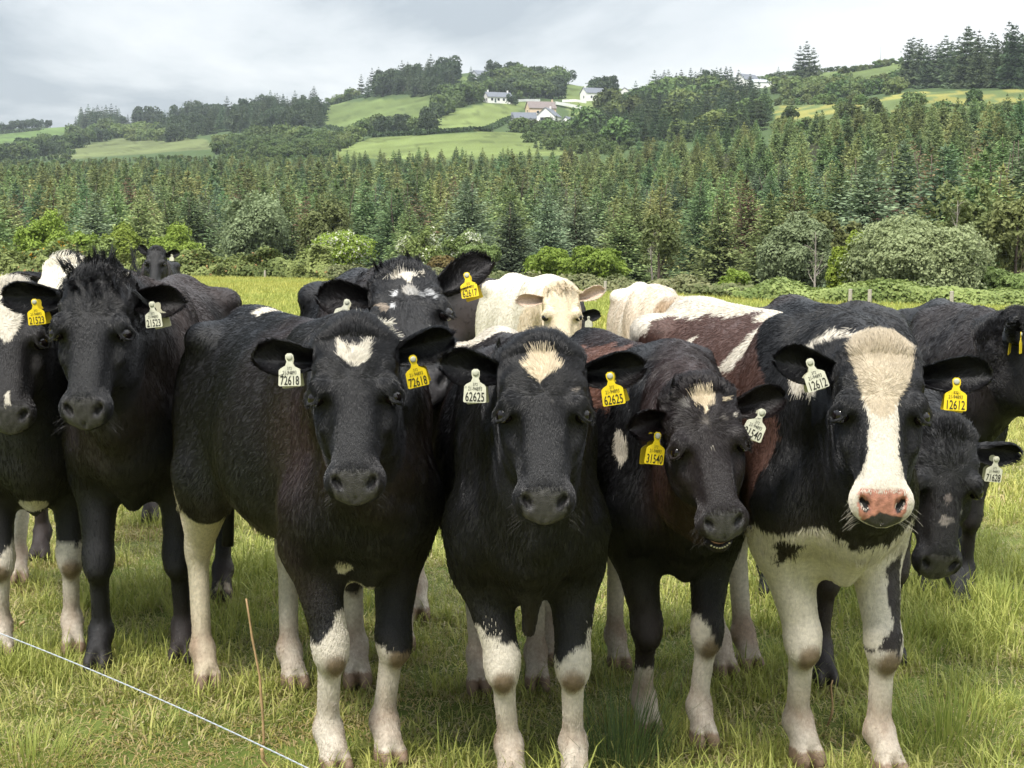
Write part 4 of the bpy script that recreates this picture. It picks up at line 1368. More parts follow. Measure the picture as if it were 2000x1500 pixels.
            E(fe + (0.0, 0, -0.005), (0.037, 0.039, 0.038), None, 0.022)
            E(fe + (-0.035, 0.018, -0.02), (0.014, 0.012, 0.016), None, 0.012); E(fe + (-0.035, -0.018, -0.02), (0.014, 0.012, 0.016), None, 0.012)
            ft = np.array([fx, fy, 0.055])
            C(fe, ft + (0.012, 0, 0.02), 0.033, 0.037, 0.022)
            for cy in (-0.023, 0.023):       # cloven hoof
                E(ft + (0.025, cy, -0.018), (0.052, 0.0215, 0.038), rot_axis((0, 1, 0), 0.25), 0.008)
            E(ft + (0.075, 0, -0.01), (0.03, 0.005, 0.06), None, 0.006, 'cut')
        # brisket
        C((0.60, 0, 0.70), (0.48, 0, 0.60), 0.08, 0.06, 0.07); C((0.67, 0, 0.74 - s.drop), (0.53, 0, 0.535 - s.drop), 0.024, 0.020, 0.035)
        # neck
        hb = s.hp(0, 0.10, -0.15); ht = s.hp(0, 0.035, -0.085); hj = s.hp(0, 0.22, -0.17)
        W1 = np.array([0.36, 0, 1.09]) * k; W2 = np.array([0.50, 0, 0.98]) * k; W3 = np.array([0.58, 0, 0.78]) * k
        def chain(A, B, ra, rb, sag, kk, sy):
            M_ = (A + B) / 2 + np.array([0, 0, sag]); rm = (ra + rb) / 2
            F.cone(A, M_, ra, rm, kk, sy); F.cone(M_, B, rm, rb, kk, sy)
        chain(W1, ht, 0.085 * k, 0.060 * hs, 0.015, 0.09, 1.1)
        chain(W2, hb, 0.140 * k, 0.092 * hs, -0.01, 0.09, 1.0)
        chain(W3, hj, 0.122 * k, 0.062 * hs, -0.035, 0.09, 1.0)
        chain(np.array([0.68, 0, 0.74 - s.drop]) * k, s.hp(0, 0.26, -0.19), 0.032 * k, 0.025 * hs, -0.075, 0.05, 1.0)
        return F

    def head_uv(s, P):
        q = (P - s.P) @ s.H / s.hs
        return q

    def build(s, name, label, paint, fur_n=0, cat='cow', fur_w=0.00075, tags=(), group=None, tail=True, tuft=None):
        V, Fq = s.field().mesh()
        V = smooth_mesh(V, Fq, 2, 0.45)
        nb_ = len(V)
        part = np.zeros(nb_, dtype=int)
        Q = s.head_uv(V)
        # ears
        Ve, Fe, fr_e = [], [], []
        s.ear_frames = []
        off = nb_
        for ei, sg in enumerate((1, -1)):
            p = dict(up=0.0, fwd=0.10, open=0.15, len=0.208, wid=0.060, droop=0.0)
            p.update(s.ears[ei])
            base = np.array([sg * 0.083, 0.062, -0.075])
            e1 = np.array([sg * math.cos(p['up']), -math.sin(p['up']), p['fwd']]); e1 /= np.linalg.norm(e1)
            # e3: which way the cup opens (towards the face normal, a bit down)
            e3 = np.array([0, math.sin(p['open']), math.cos(p['open'])]); e3 -= e1 * (e3 @ e1); e3 /= np.linalg.norm(e3)
            e2 = np.cross(e3, e1) * sg
            e2 = e2 if e2[1] < 0 else -e2      # towards the top edge
            ns, ncx = 22, 13
            S = np.linspace(0, 1, ns); Cc = np.linspace(-1, 1, ncx)
            top = p['wid'] * (0.30 + 0.78 * np.sin(np.pi * np.clip(S, 0, 1) ** 0.95 * 0.62) ** 1.2) * np.sqrt(np.clip(1 - ((S - 0.5) / 0.505).clip(0) ** 3.0, 0.0, 1))
            bot = p['wid'] * (0.30 + 0.62 * np.sin(np.pi * np.clip(S * 1.02, 0, 1) ** 1.1 * 0.75) ** 1.2) * np.sqrt(np.clip(1 - ((S - 0.45) / 0.555).clip(0) ** 2.4, 0.0, 1))
            verts = []
            for side in (0, 1):
                for i, t in enumerate(S):
                    ax = base + e1 * (t * p['len'])
                    ax = ax + np.array([0, 1, 0]) * p['droop'] * t * t
                    for cval in Cc:
                        hw = top[i] if cval > 0 else bot[i]
                        dep = 0.035 * (1 - 0.75 * t) * (1 - t ** 3) + 0.012
                        th = 0.011 * (1 - 0.6 * t) * np.sqrt(max(0, 1 - cval ** 4)) + 0.0008
                        curl = 0.016 * abs(cval) ** 3 * (1 - t * 0.4)
                        z = -dep * (1 - cval ** 2) + curl - (th if side else 0)
                        verts.append(ax + e2 * cval * hw * (1 - 0.12 * cval ** 4) + e3 * z)
            verts = np.array(verts)
            g = lambda sd, i, j: off + sd * ns * ncx + i * ncx + j
            for sd in (0, 1):
                for i in range(ns - 1):
                    for j in range(ncx - 1):
                        f = [g(sd, i, j), g(sd, i + 1, j), g(sd, i + 1, j + 1), g(sd, i, j + 1)]
                        Fe.append(f if (sd == 0) == (sg > 0) else f[::-1])
            for i in range(ns - 1):
                for j in (0, ncx - 1):
                    f = [g(0, i, j), g(1, i, j), g(1, i + 1, j), g(0, i + 1, j)]
                    Fe.append(f if ((j == 0) == (sg > 0)) else f[::-1])
            for j in range(ncx - 1):
                f = [g(0, ns - 1, j), g(1, ns - 1, j), g(1, ns - 1, j + 1), g(0, ns - 1, j + 1)]
                Fe.append(f if sg > 0 else f[::-1])
            Ve.append(np.array([s.hp(*v) for v in verts])); fr_e += [sg * (1 + (k_ // (ns * ncx))) for k_ in range(len(verts))]
            off += len(verts)
            s.ear_frames.append((base, e1, e2, e3, p))
        V = np.concatenate([V] + Ve); Fq = np.concatenate([Fq, np.array(Fe)])
        part = np.concatenate([part, np.array(fr_e)])       # 0 body, +-1 ear inside, +-2 ear outside
        N, fa = vnormals(V, Fq)
        Q = s.head_uv(V)
        col, wet = s.colours(V, Q, N, part, paint)
        root = empty(name, s.O, 0)
        Mx = Matrix([list(s.R[i]) for i in range(3)]).to_4x4(); Mx.translation = Vector(s.O)
        root.matrix_world = Mx
        tag(root, label, cat, group)
        me = np_mesh('body', V, Fq, True, col, {'wet': wet})
        body = link_mesh('body', me, M_COAT, root)
        s.root = root
        # eyes
        for ec, sg in s.eye:
            ev, ef = uv_ball(14, 10)
            evv = np.array([s.hp(*(ec + np.array([sg * 0.0030, 0, 0.0050]) + p_ * 0.0240)) for p_ in ev])
            link_mesh('eye', np_mesh('eye', evv, ef), M_EYE, root)
        if s.mouth:
            ev, ef = uv_ball(14, 8)
            evv = np.array([s.hp(*(np.array([0, 0.462, -0.104 - s.mouth * .016]) + p_ * np.array([0.034, 0.026, 0.006]))) for p_ in ev])
            link_mesh('tongue', np_mesh('tongue', evv, ef), material('tongue_pink', (0.30, 0.16, 0.13), 0.35), root)
            tv, tf = [], []
            for ti in range(8):
                a = (ti - 3.5) / 3.5
                c0 = np.array([a * 0.030, 0.470 + 0.020 * s.mouth - 0.012 * a * a, -0.106 - s.mouth * 0.018])
                ev, ef = uv_ball(6, 5)
                tf.append(ef + len(ev) * ti); tv += [s.hp(*(c0 + p_ * np.array([0.0042, 0.003, 0.006]))) for p_ in ev]
            link_mesh('teeth', np_mesh('teeth', np.array(tv), np.concatenate(tf)), material('tooth', (0.6, 0.55, 0.42), 0.3), root)
        if s.horns:
            for sg in (-1, 1):
                ev, ef = uv_ball(12, 8)
                evv = np.array([s.hp(*(np.array([sg * (0.078 + p_[0] * sg * 0.02), -0.012 - 0.006 * p_[0] * sg, -0.045 + p_[2] * 0.014]) + np.array([0, p_[1] * 0.014, 0]))) for p_ in ev])
                link_mesh('horn_bud', np_mesh('horn_bud', evv, ef), material('horn', (0.42, 0.38, 0.30), 0.45, noise=60), root)
        if tail:
            k = s.k
            pts = [(-0.66, 0, 1.08), (-0.72, 0.0, 1.03), (-0.735, 0.01, 0.85), (-0.725, 0.012, 0.6), (-0.72, 0.0, 0.42)]
            tv, tf = tube([np.array(p_) * k for p_ in pts], [0.035, 0.028, 0.02, 0.016, 0.02], 8)
            cc = np.array([paint.get('tail', BLACK)] * len(tv))
            link_mesh('tail', np_mesh('tail', tv, tf, True, cc, {'wet': np.zeros(len(tv))}), M_COAT, root)
        for t_ in tags: s.add_tag(*t_)
        if fur_n: s.fur(V, Fq, N, fa, part, paint, fur_n, fur_w)
        if tuft: s.tufts(tuft, paint)
        if fur_n > 50000: s.whiskers(paint)
        return root

    # -------------------------------------------------------- coat colour
    def colours(s, V, Q, N, part, paint, hair=False):
        n = len(V); k = s.k
        base = paint.get('base', BLACK)
        col = np.tile(np.array(base, float), (n, 1))
        wet = np.zeros(n)
        jit = snoise(V, 55, s.seed, 2) * 0.006 + snoise(V, 18, s.seed + 3, 2) * 0.010
        j2 = snoise(V, 60, s.seed + 9, 2) * 0.006 + snoise(V, 16, s.seed + 5, 2) * 0.010
        if hair:
            r = np.random.default_rng(s.seed + 77)
            jit = jit + r.normal(size=n) * 0.0035; j2 = j2 + r.normal(size=n) * 0.0035
        headm = (Q[:, 1] > -0.08) & (Q[:, 1] < 0.56) & (np.abs(Q[:, 0]) < 0.16) & (Q[:, 2] > -0.24) & (Q[:, 2] < 0.08) & (part == 0)
        Nh = N @ s.H
        x, y, z = V[:, 0] / k, V[:, 1] / k, V[:, 2] / k
        # body patches: (colour, side, polygon in x,z); side +1 / -1 / 0 both
        for c, side, poly in paint.get('body', []):
            m = in_poly(x + jit * 1.5, z + j2 * 1.5, poly) & ~headm & (part == 0)
            if side: m &= (y * side > -0.02)
            col[m] = c
        for c, cen, rad in paint.get('blob', []):
            dd = np.linalg.norm((np.stack([x, y, z], 1) - np.array(cen)) / np.array(rad), axis=1) + jit * 9 + j2 * 6
            col[(dd < 1) & ~headm & (part == 0)] = c
        # legs: list of 4 -> (top z of white, tilt)
        fd = np.stack([np.linalg.norm((V[:, :2] - (np.array(s.knee[i][:2]) * np.clip(z / 0.36, 0, 1)[:, None] + s.feet[i] * (1 - np.clip(z / 0.36, 0, 1))[:, None])), axis=1) for i in range(4)], 1)
        li = fd.argmin(1); lm = (z < 0.70) & (fd.min(1) < 0.16 * k) & (part == 0) & ~headm
        for i, lg in enumerate(paint.get('legs', [None] * 4)):
            if lg is None: continue
            m = lm & (li == i)
            dyy = (V[:, 1] - s.knee[i][1]) / k
            lim = lg[0] + lg[1] * np.clip(dyy, -0.06, 0.06) / 0.05 + jit * 3
            mm = m & (z < lim)
            col[mm] = lg[2] if len(lg) > 2 else WHITE
        for c, i, poly in paint.get('leg_poly', []):
            m = lm & (li == i)
            dyy = (V[:, 1] - s.knee[i][1]) / k
            col[m & in_poly(dyy + jit, z + j2, poly)] = c
        # knee and fetlock dirt on pale legs
        pale = col.mean(1) > 0.2
        for i in range(4):
            m = lm & (li == i) & pale
            kn = s.knee[i] / k
            if i < 2:
                g = np.exp(-((x - kn[0] - 0.055) / 0.055) ** 2 - ((z - kn[2] + 0.048) / 0.050) ** 2 - ((y - kn[1]) / 0.042) ** 2)
                a = sstep(0.25, 0.75, g + jit * 12)[:, None] * 0.92
                col[m] = (col * (1 - a) + np.array(DIRT) * 0.75 * a)[m]
            a = (np.exp(-((z - 0.15) / 0.060) ** 2) * 0.62 + np.clip(0.13 - z, 0, 1) * 5 + 0.10 * sstep(0.45, 0.2, z))[:, None]
            a = np.clip(a * (0.85 + 42 * jit[:, None]), 0, 0.88)
            col[m] = (col * (1 - a) + np.array([0.24, 0.165, 0.11]) * a)[m]
        hoof = (z < 0.062) & (part == 0)
        col[hoof] = np.where(pale[hoof][:, None], np.array([0.20, 0.135, 0.09]), np.array([0.022, 0.02, 0.018]))
        # belly dust
        # head patches in face coordinates
        u, v, nq = Q[:, 0], Q[:, 1], Q[:, 2]
        if 'head' in paint: col[headm & (v > -0.03)] = paint['head']
        for c, poly in paint.get('face', []):
            m = headm & in_poly(u + jit * 0.6, v + j2 * 0.6, poly) & (Nh[:, 2] > -0.25)
            col[m] = c
        for c, (cu, cv, cr) in paint.get('spots', []):
            m = headm & (((u - cu) ** 2 + (v - cv) ** 2) ** 0.5 + jit * 0.8 < cr) & (Nh[:, 2] > -0.2)
            col[m] = np.array(c)
        if 'ear' in paint:
            col[np.abs(part) == 1] = paint['ear'][0]; col[np.abs(part) == 2] = paint['ear'][1]
        # slow colour drift: sun-bleached brown on black coats
        tint = paint.get('tint')
        if tint is not None:
            a = sstep(-0.35, 0.9, snoise(V, 4.5, s.seed + 20, 2))[:, None] * tint[3]
            a = a * np.where((part == 0) & ~headm, 1, 0.25)[:, None] * (col.mean(1) < 0.1)[:, None]
            col = col * (1 - a) + np.array(tint[:3]) * a
        # nose pad
        if not hair:
            pad = headm & (v > 0.405) & (nq < 0.03) & (nq > -0.083) & (Nh[:, 1] * 0.64 + Nh[:, 2] * 0.77 > 0.55) & \
                (np.abs(u) < 0.067 - 0.45 * np.clip(v - 0.450, 0, 1)) & (v + 0.10 * np.abs(u) > 0.412)
            nose = np.array(paint.get('nose', (0.045, 0.042, 0.043)))
            col[pad] = nose * (1 + 0.25 * snoise(V[pad], 260, 5, 1))[:, None] if pad.any() else nose
            if 'nose2' in paint:
                m = pad & (snoise(V, 38, 4, 2) * 0.35 + (v - 0.455) * 34 - np.abs(u) * 16 > 0.0)
                col[m] = paint['nose2']
            wet[pad] = 1
            au = np.abs(u)
            inn = pad | (headm & (v > 0.41))
            nd = np.minimum(np.hypot((au - 0.044) / 0.0095, (v - 0.449) / 0.0155), np.hypot((au - 0.054) / 0.0085, (v - 0.436) / 0.0105))
            inn &= (nd < 1.0) & (nq > -0.05)
            col[inn] = (0.006, 0.005, 0.005); wet[inn] = 0
            rim = headm & (nq < -0.082) & (nq > -0.10) & (v > 0.45)
            col[rim] = np.minimum(col[rim], 0.04) if 'nose2' not in paint else col[rim]
        return col, wet

    # -------------------------------------------------------- fur as hair curves
    def fur(s, V, Fq, N, fa, part, paint, count, width):
        r = np.random.default_rng(s.seed + 100)
        Q0 = s.head_uv(V)
        wt_ = fa.copy()
        fc = V[Fq].mean(1); qc = s.head_uv(fc)
        hm = (qc[:, 1] > -0.06) & (qc[:, 1] < 0.52) & (np.abs(qc[:, 0]) < 0.30) & (qc[:, 2] > -0.25)
        wt_ *= np.where(hm, 4.2, 1.0)
        wt_ *= np.where(fc[:, 2] < 0.06, 0.0, 1.0)
        # skip the nose pad
        Nf = (N[Fq].mean(1)) @ s.H
        pad = hm & (qc[:, 1] > 0.416) & (qc[:, 2] > -0.085) & (Nf[:, 1] * 0.64 + Nf[:, 2] * 0.77 > 0.60) & (np.abs(qc[:, 0]) < 0.062)
        wt_[pad] = 0
        for ec, sg in s.eye:
            wt_[np.linalg.norm(qc - (ec + np.array([sg * 0.018, 0, 0.012])), axis=1) < 0.0265] = 0
        # more where the camera can look: front and top
        wt_ *= np.where(fc[:, 0] < -0.2 * s.k, 0.75, 1.0)
        fi = r.choice(len(Fq), count, p=wt_ / wt_.sum())
        a, b = r.random(count), r.random(count)
        q = Fq[fi]
        def bl(A):
            return ((1 - a) * (1 - b))[:, None] * A[q[:, 0]] + (a * (1 - b))[:, None] * A[q[:, 1]] + (a * b)[:, None] * A[q[:, 2]] + ((1 - a) * b)[:, None] * A[q[:, 3]]
        P = bl(V); n = bl(N); n /= np.linalg.norm(n, axis=1)[:, None] + 1e-9
        pt = part[q[:, 0]]
        Qh = s.head_uv(P); u, v, nq = Qh.T
        head = (v > -0.06) & (v < 0.54) & (np.abs(u) < 0.17) & (nq > -0.25) & (nq < 0.12) & (pt == 0)
        k = s.k
        # flow
        fl = np.tile(np.array([-0.75, 0, -0.65]), (count, 1))
        leg = P[:, 2] < 0.6 * k
        fl[leg] = (-0.1, 0, -1)
        neck = (P[:, 0] > 0.45 * k) & ~head
        fl[neck] = (-0.25, 0, -1)
        # head: radial from the whorl between the eyes
        wh = np.stack([u, v - 0.150, np.zeros(count)], 1)
        wh[:, 1] += 0.02
        fh = wh / (np.linalg.norm(wh, axis=1)[:, None] + 0.02)
        fh[:, 1] += np.where(v > 0.15, 0.6, -0.1)
        fl = np.where(head[:, None], fh @ s.H.T, fl)
        for ei, sg in enumerate((1, -1)):
            base, e1, e2, e3, p_ = s.ear_frames[ei]
            m = np.sign(pt) == sg
            m &= (pt != 0)
            rel = Qh[m] - base
            cc = rel @ e2
            f_ = e1[None] * 0.8 + e2[None] * np.sign(cc)[:, None] * 0.7 + e3[None] * 0.35
            fl[m] = f_ @ s.H.T
        fl = fl + 0.24 * np.stack([snoise(P, 26, s.seed + 31 + i, 2) for i in range(3)], 1) + 0.22 * np.stack([snoise(P, 75, s.seed + 41 + i, 1) for i in range(3)], 1) + r.normal(size=(count, 3)) * 0.09
        fl -= n * (fl * n).sum(1)[:, None]
        fl /= np.linalg.norm(fl, axis=1)[:, None] + 1e-9
        ln = np.full(count, 0.018)
        ln = np.where(neck, 0.020, ln)
        ln = np.where(leg, 0.009, ln)
        ln = np.where(head, 0.0125 - 0.0065 * sstep(0.2, 0.34, v), ln)
        ln = np.where(head & (v < 0.07), 0.015 + 0.26 * np.clip(0.07 - v, 0, 0.09) * (0.5 + r.random(count)), ln)
        ln = np.where(pt != 0, 0.016, ln)
        edge = (np.abs(pt) == 1)
        ln = np.where(edge, 0.022, ln)
        ln = np.where((P[:, 2] < 0.62 * k) & (n[:, 2] < -0.3) & ~leg & ~head & (pt == 0), 0.034, ln)
        ln = np.where(head & (v > 0.36), 0.007, ln)
        ln *= (0.6 + 0.6 * r.random(count)) * s.fluff
        lift = 0.19 + 0.08 * r.normal(size=count)
        lift = np.where(head & (v < 0.03), 0.8, lift)
        lift = np.clip(lift, 0.07, 1.3)
        np_ = 4
        pts = np.zeros((count, np_, 3))
        for i in range(np_):
            t = i / (np_ - 1)
            hgt = lift * (t - 0.45 * t * t)
            grav = np.array([0, 0, -0.25]) * t * t
            pts[:, i] = P + (fl * t * 0.95 + n * hgt[:, None] + grav * np.where(ln > 0.03, 1, 0)[:, None]) * ln[:, None]
        col, _ = s.colours(P, Qh, n, pt, paint, hair=True)
        col = col * np.where(head & (col.mean(1) < 0.1), 0.92 + 0.16 * r.random(count), 0.82 + 0.36 * r.random(count))[:, None]
        rad = width * np.where(head, 0.70, 0.95)
        s.curves('fur', pts, col, rad, M_FUR)

    def curves(s, name, pts, col, rad, mat):
        n, m = pts.shape[:2]
        cu = bpy.data.hair_curves.new(name)
        cu.add_curves([m] * n)
        cu.attributes['position'].data.foreach_set('vector', pts.astype(np.float32).ravel())
        ra = cu.attributes.get('radius') or cu.attributes.new('radius', 'FLOAT', 'POINT')
        rr = np.asarray(rad)[:, None] * np.linspace(1, 0.35, m)[None] if np.ndim(rad) else rad * np.ones((n, 1)) * np.linspace(1, 0.35, m)[None]
        ra.data.foreach_set('value', rr.astype(np.float32).ravel())
        ca = cu.attributes.new('Col', 'FLOAT_COLOR', 'CURVE')
        c = np.ones((n, 4), dtype=np.float32); c[:, :3] = col
        ca.data.foreach_set('color', c.ravel())
        cu.materials.append(mat)
        o = bpy.data.objects.new(name, cu)
        COL.objects.link(o); o.parent = s.root
        o['kind'] = 'stuff'
        return o

    def tufts(s, specs, paint):
        """long locks: (u, v, n, spread, count, length, direction(head), colour)"""
        r = np.random.default_rng(s.seed + 7)
        allp, allc = [], []
        for (u, v, n, su, sv, cnt, ln, dr, c, spread) in specs:
            d0 = np.array(dr, float); d0 /= np.linalg.norm(d0)
            nl = max(3, cnt // 14)
            lock_d = d0 + r.normal(size=(nl, 3)) * spread
            lock_p = np.stack([u + r.normal(size=nl) * su, v + r.normal(size=nl) * sv, np.full(nl, n)], 1)
            li = r.integers(0, nl, cnt)
            root_ = lock_p[li] + r.normal(size=(cnt, 3)) * np.array([0.006, 0.006, 0.003])
            tip = lock_p[li] + lock_d[li] * ln * (0.7 + 0.5 * r.random(cnt))[:, None] + r.normal(size=(cnt, 3)) * 0.004
            bend = r.normal(size=(nl, 3)) * 0.15
            for i in range(5):
                pass
            pts = np.zeros((cnt, 5, 3))
            for i in range(5):
                t = i / 4
                pts[:, i] = root_ * (1 - t) + tip * t + (bend[li] * ln) * (t * (1 - t) * 2) + np.array([0, 0.16 * ln, 0]) * t * t
            W = s.P + (pts.reshape(-1, 3) * s.hs) @ s.H.T
            allp.append(W.reshape(cnt, 5, 3)); allc.append(np.tile(np.array(c), (cnt, 1)) * (0.75 + 0.4 * r.random(cnt))[:, None])
        s.curves('forelock', np.concatenate(allp), np.concatenate(allc), 0.0008, M_FUR)

    def whiskers(s, paint):
        r = np.random.default_rng(s.seed + 3)
        n = 44
        sg = np.where(r.random(n) < 0.5, -1, 1)
        u = sg * (0.050 + 0.022 * r.random(n)); v = 0.415 + 0.07 * r.random(n); nn = -0.055 - 0.055 * r.random(n)
        base = np.stack([u, v, nn], 1)
        d = np.stack([sg * (0.8 + 0.3 * r.random(n)), 0.25 + 0.5 * r.random(n), 0.5 * r.normal(size=n) + 0.15], 1)
        d /= np.linalg.norm(d, axis=1)[:, None]
        L = 0.02 + 0.035 * r.random(n)
        pts = np.stack([base + d * (L * t)[:, None] + np.array([0, 0.25, -0.1]) * (L * t * t)[:, None] for t in (0, .33, .66, 1.0)], 1)
        W_ = s.P + (pts.reshape(-1, 3) * s.hs) @ s.H.T
        c = np.array((0.5, 0.46, 0.38) if 'nose2' in paint else (0.05, 0.045, 0.045))
        s.curves('whiskers', W_.reshape(n, 4, 3), np.tile(c, (n, 1)), 0.00028, M_FUR)

    # -------------------------------------------------------- ear tags
    def add_tag(s, ear, colour, number, dx=0.0, dz=0.0, roll=0.0, small='21-94893', t_at=0.52, yaw=0.0, size=0.78, dirty=0.0):
        base, e1, e2, e3, p = s.ear_frames[ear]
        loc = base + e1 * (p['len'] * t_at) + np.array([0, 1, 0]) * p['droop'] * t_at ** 2 - e2 * p['wid'] * 0.12
        W = s.hp(*loc) + s.H @ (e3 * 0.012 * s.hs)          # local
        # tag frame: faces where the ear opens, hangs down (world)
        fwd = s.H @ e3; fwd[2] *= 0.3; fwd /= np.linalg.norm(fwd)
        fwd = rot_axis((0, 0, 1), yaw) @ fwd
        dn = np.array([0, 0, -1.0]); dn = dn - fwd * (dn @ fwd); dn /= np.linalg.norm(dn)
        dn = rot_axis(fwd, roll) @ dn
        rt = np.cross(fwd, dn); rt = -rt          # reading direction
        # make a right handed frame: rt x (-dn) = fwd
        rt = np.cross(-dn, fwd)
        W = W + rt * dx + np.array([0, 0, dz]) + fwd * 0.015
        cm = {'y': material('tag_yellow', (0.66, 0.49, 0.016), 0.42, noise=70, noise_amt=0.12),
              'w': material('tag_white', (0.52, 0.51, 0.40), 0.42, noise=70, noise_amt=0.14)}[colour]
        out = [(-0.031, -0.088), (0.031, -0.088), (0.034, -0.085), (0.0325, -0.040), (0.027, -0.034), (0.013, -0.026), (0.0085, -0.014), (0.012, -0.004),
               (0.012, 0.006), (0.006, 0.012), (-0.006, 0.012), (-0.012, 0.006), (-0.012, -0.004), (-0.0085, -0.014), (-0.013, -0.026), (-0.027, -0.034), (-0.0325, -0.040), (-0.034, -0.085)]
        Mt = np.stack([rt, -dn, fwd], 1)
        frame = Matrix([list(Mt[i]) for i in range(3)]).to_4x4(); frame.translation = Vector(W)
        n = len(out)
        V = [(x_ * size, y_ * size, 0.0) for x_, y_ in out] + [(x_ * size, y_ * size, -0.0016) for x_, y_ in out]
        me = bpy.data.meshes.new('ear_tag')
        me.from_pydata(V, [], [list(range(n)), list(range(2 * n - 1, n - 1, -1))] + [[i, i + n, (i + 1) % n + n, (i + 1) % n] for i in range(n)])
        o = link_mesh('ear_tag', me, cm, s.root); o.matrix_local = frame
        o['label'] = '%s plastic ear tag%s' % ('yellow' if colour == 'y' else 'white', (' numbered ' + number) if number else '')
        # button
        bv, bf = tube([np.array((0, 0, 0)), np.array((0, 0, 0.003)), np.array((0, 0, 0.0045)), np.array((0, 0, 0.0046))], [0.0095, 0.009, 0.0055, 0.0005], 14)
        b = link_mesh('button', np_mesh('button', bv * size, bf), material('tag_button', (0.36, 0.36, 0.28), 0.5), o)
        # rear flap behind the ear, seen at an angle
        me2 = bpy.data.meshes.new('rear_flap'); me2.from_pydata(V, [], [list(range(n)), list(range(2 * n - 1, n - 1, -1))] + [[i, i + n, (i + 1) % n + n, (i + 1) % n] for i in range(n)])
        fl = link_mesh('rear_flap', me2, material('tag_rear_' + colour, (0.55, 0.40, 0.02) if colour == 'y' else (0.5, 0.48, 0.34), 0.5), o)
        fl.matrix_local = Matrix.Translation((0.003, -0.004, -0.034)) @ Matrix.Rotation(0.12 * (1 if s.seed % 2 else -1), 4, 'Z') @ Matrix.Rotation(0.1, 4, 'X')
        ink = material('tag_ink', (0.02, 0.018, 0.015), 0.6)
        if number:
            for txt, sz, yy, sx in ((number, 0.031, -0.084, 0.60), (small, 0.0125, -0.052, 0.72), ('372', 0.010, -0.038, 0.8)):
                cu = bpy.data.curves.new('printing', 'FONT'); cu.body = txt; cu.size = sz * size * 1.25; cu.align_x = 'CENTER'; cu.resolution_u = 3
                cu.offset = 0.00025 if sz > 0.02 else 0
                to = bpy.data.objects.new('printing', cu); COL.objects.link(to)
                bpy.context.view_layer.update()
                dg = bpy.context.evaluated_depsgraph_get()
                mm = bpy.data.meshes.new_from_object(to.evaluated_get(dg))
                bpy.data.objects.remove(to)
                mm.materials.clear()
                t2 = link_mesh('printing', mm, ink, o)
                t2.matrix_local = Matrix.Translation((0, yy * size, 0.0009)) @ Matrix.Diagonal((sx, 1.0, 1, 1))


M_COAT = material('coat', attr=True, rough=0.55, wet=True, spec=0.4, bump=(420, 0.003), noise=90, noise_amt=0.2)
M_FUR = material('fur', attr=True, rough=0.34, spec=0.36)
M_EYE = material('eye', (0.006, 0.004, 0.004), 0.04, spec=0.5)
# ---------------------------------------------------------------- the herd


def gmid(a, b):
    return (ground(*a) + ground(*b)) / 2


W, CR = WHITE, CREAM
T1 = (0.030, 0.019, 0.016, 0.7)


def herd_animal(label, f, heading, scale, poll, pitch, yaw=0, roll=0, hs=0.9, seed=1, paint=None, n=60000, tags=(), ears=None, fmid=None, group=None, name='cow', **k):
    front = (gmid(f[0], f[1]) if fmid is None else fmid) + np.array([k.pop('shift', 0.0), 0, 0])
    c = Cow(front=front, heading=heading, scale=scale, feet=f, poll=at(*poll), pitch=pitch, yaw=yaw, roll=roll, hs=hs, seed=seed, ears=ears,
            **{q: k[q] for q in k if q in ('res', 'mouth', 'drop', 'horns', 'belly', 'girth', 'fluff', 'fw')})
    c.build('cow', label, paint, fur_n=int(n), tags=tags, tuft=k.get('tuft'), fur_w=k.get('fur_w', 0.00075), tail=k.get('tail', True))
    return c


FARRES = (0.024, 0.011)
MIDRES = (0.017, 0.0075)

# middle bullock
herd_animal('black bullock in the middle with a cream diamond on its forehead, tags numbered 62625',
            [(1122, 1543), (998, 1545), (1048, 1350), (935, 1356)], 5, 0.95, (1060, 678, 3.78), 25, 1, 0, 0.825, 3,
            dict(legs=[(0.40, 0.05), (0.43, -0.04), (0.45, 0), (0.45, 0)],
                 face=[(CR, [(-0.026, 0.018), (0.028, 0.018), (0.036, 0.042), (0.062, 0.058), (0.038, 0.085), (0.0, 0.115), (-0.034, 0.088), (-0.060, 0.056), (-0.034, 0.042)])],
                 spots=[((0.08, 0.07, 0.06), (0.0, 0.145, 0.007)), ((0.1, .09, .08), (0.02, 0.16, 0.006)), ((0.07, .06, .05), (-.04, .29, .008)), ((0.2, .17, .14), (.085, .13, .005))],
                 body=[(W, 0, [(-0.8, 1.11), (-0.25, 1.17), (-0.25, 1.3), (-0.8, 1.3)])],
                 tint=T1), 130000,
            [(0, 'y', '62625', 0, 0, 0.16), (1, 'w', '62625', 0, 0, -0.04)], [dict(up=0.10, fwd=0.12, open=0.55), dict(up=0.14, fwd=0.12, open=0.25)], drop=0.07, shift=-0.045, fw=1.10, girth=0.95,
            tuft=[(0, 0.045, 0.002, 0.022, 0.012, 350, 0.015, (0, 1, 0.4), CR, 0.6), (0, 0.0, -0.02, 0.035, 0.01, 500, 0.022, (0, -0.6, 0.5), BLACK, 0.4)])

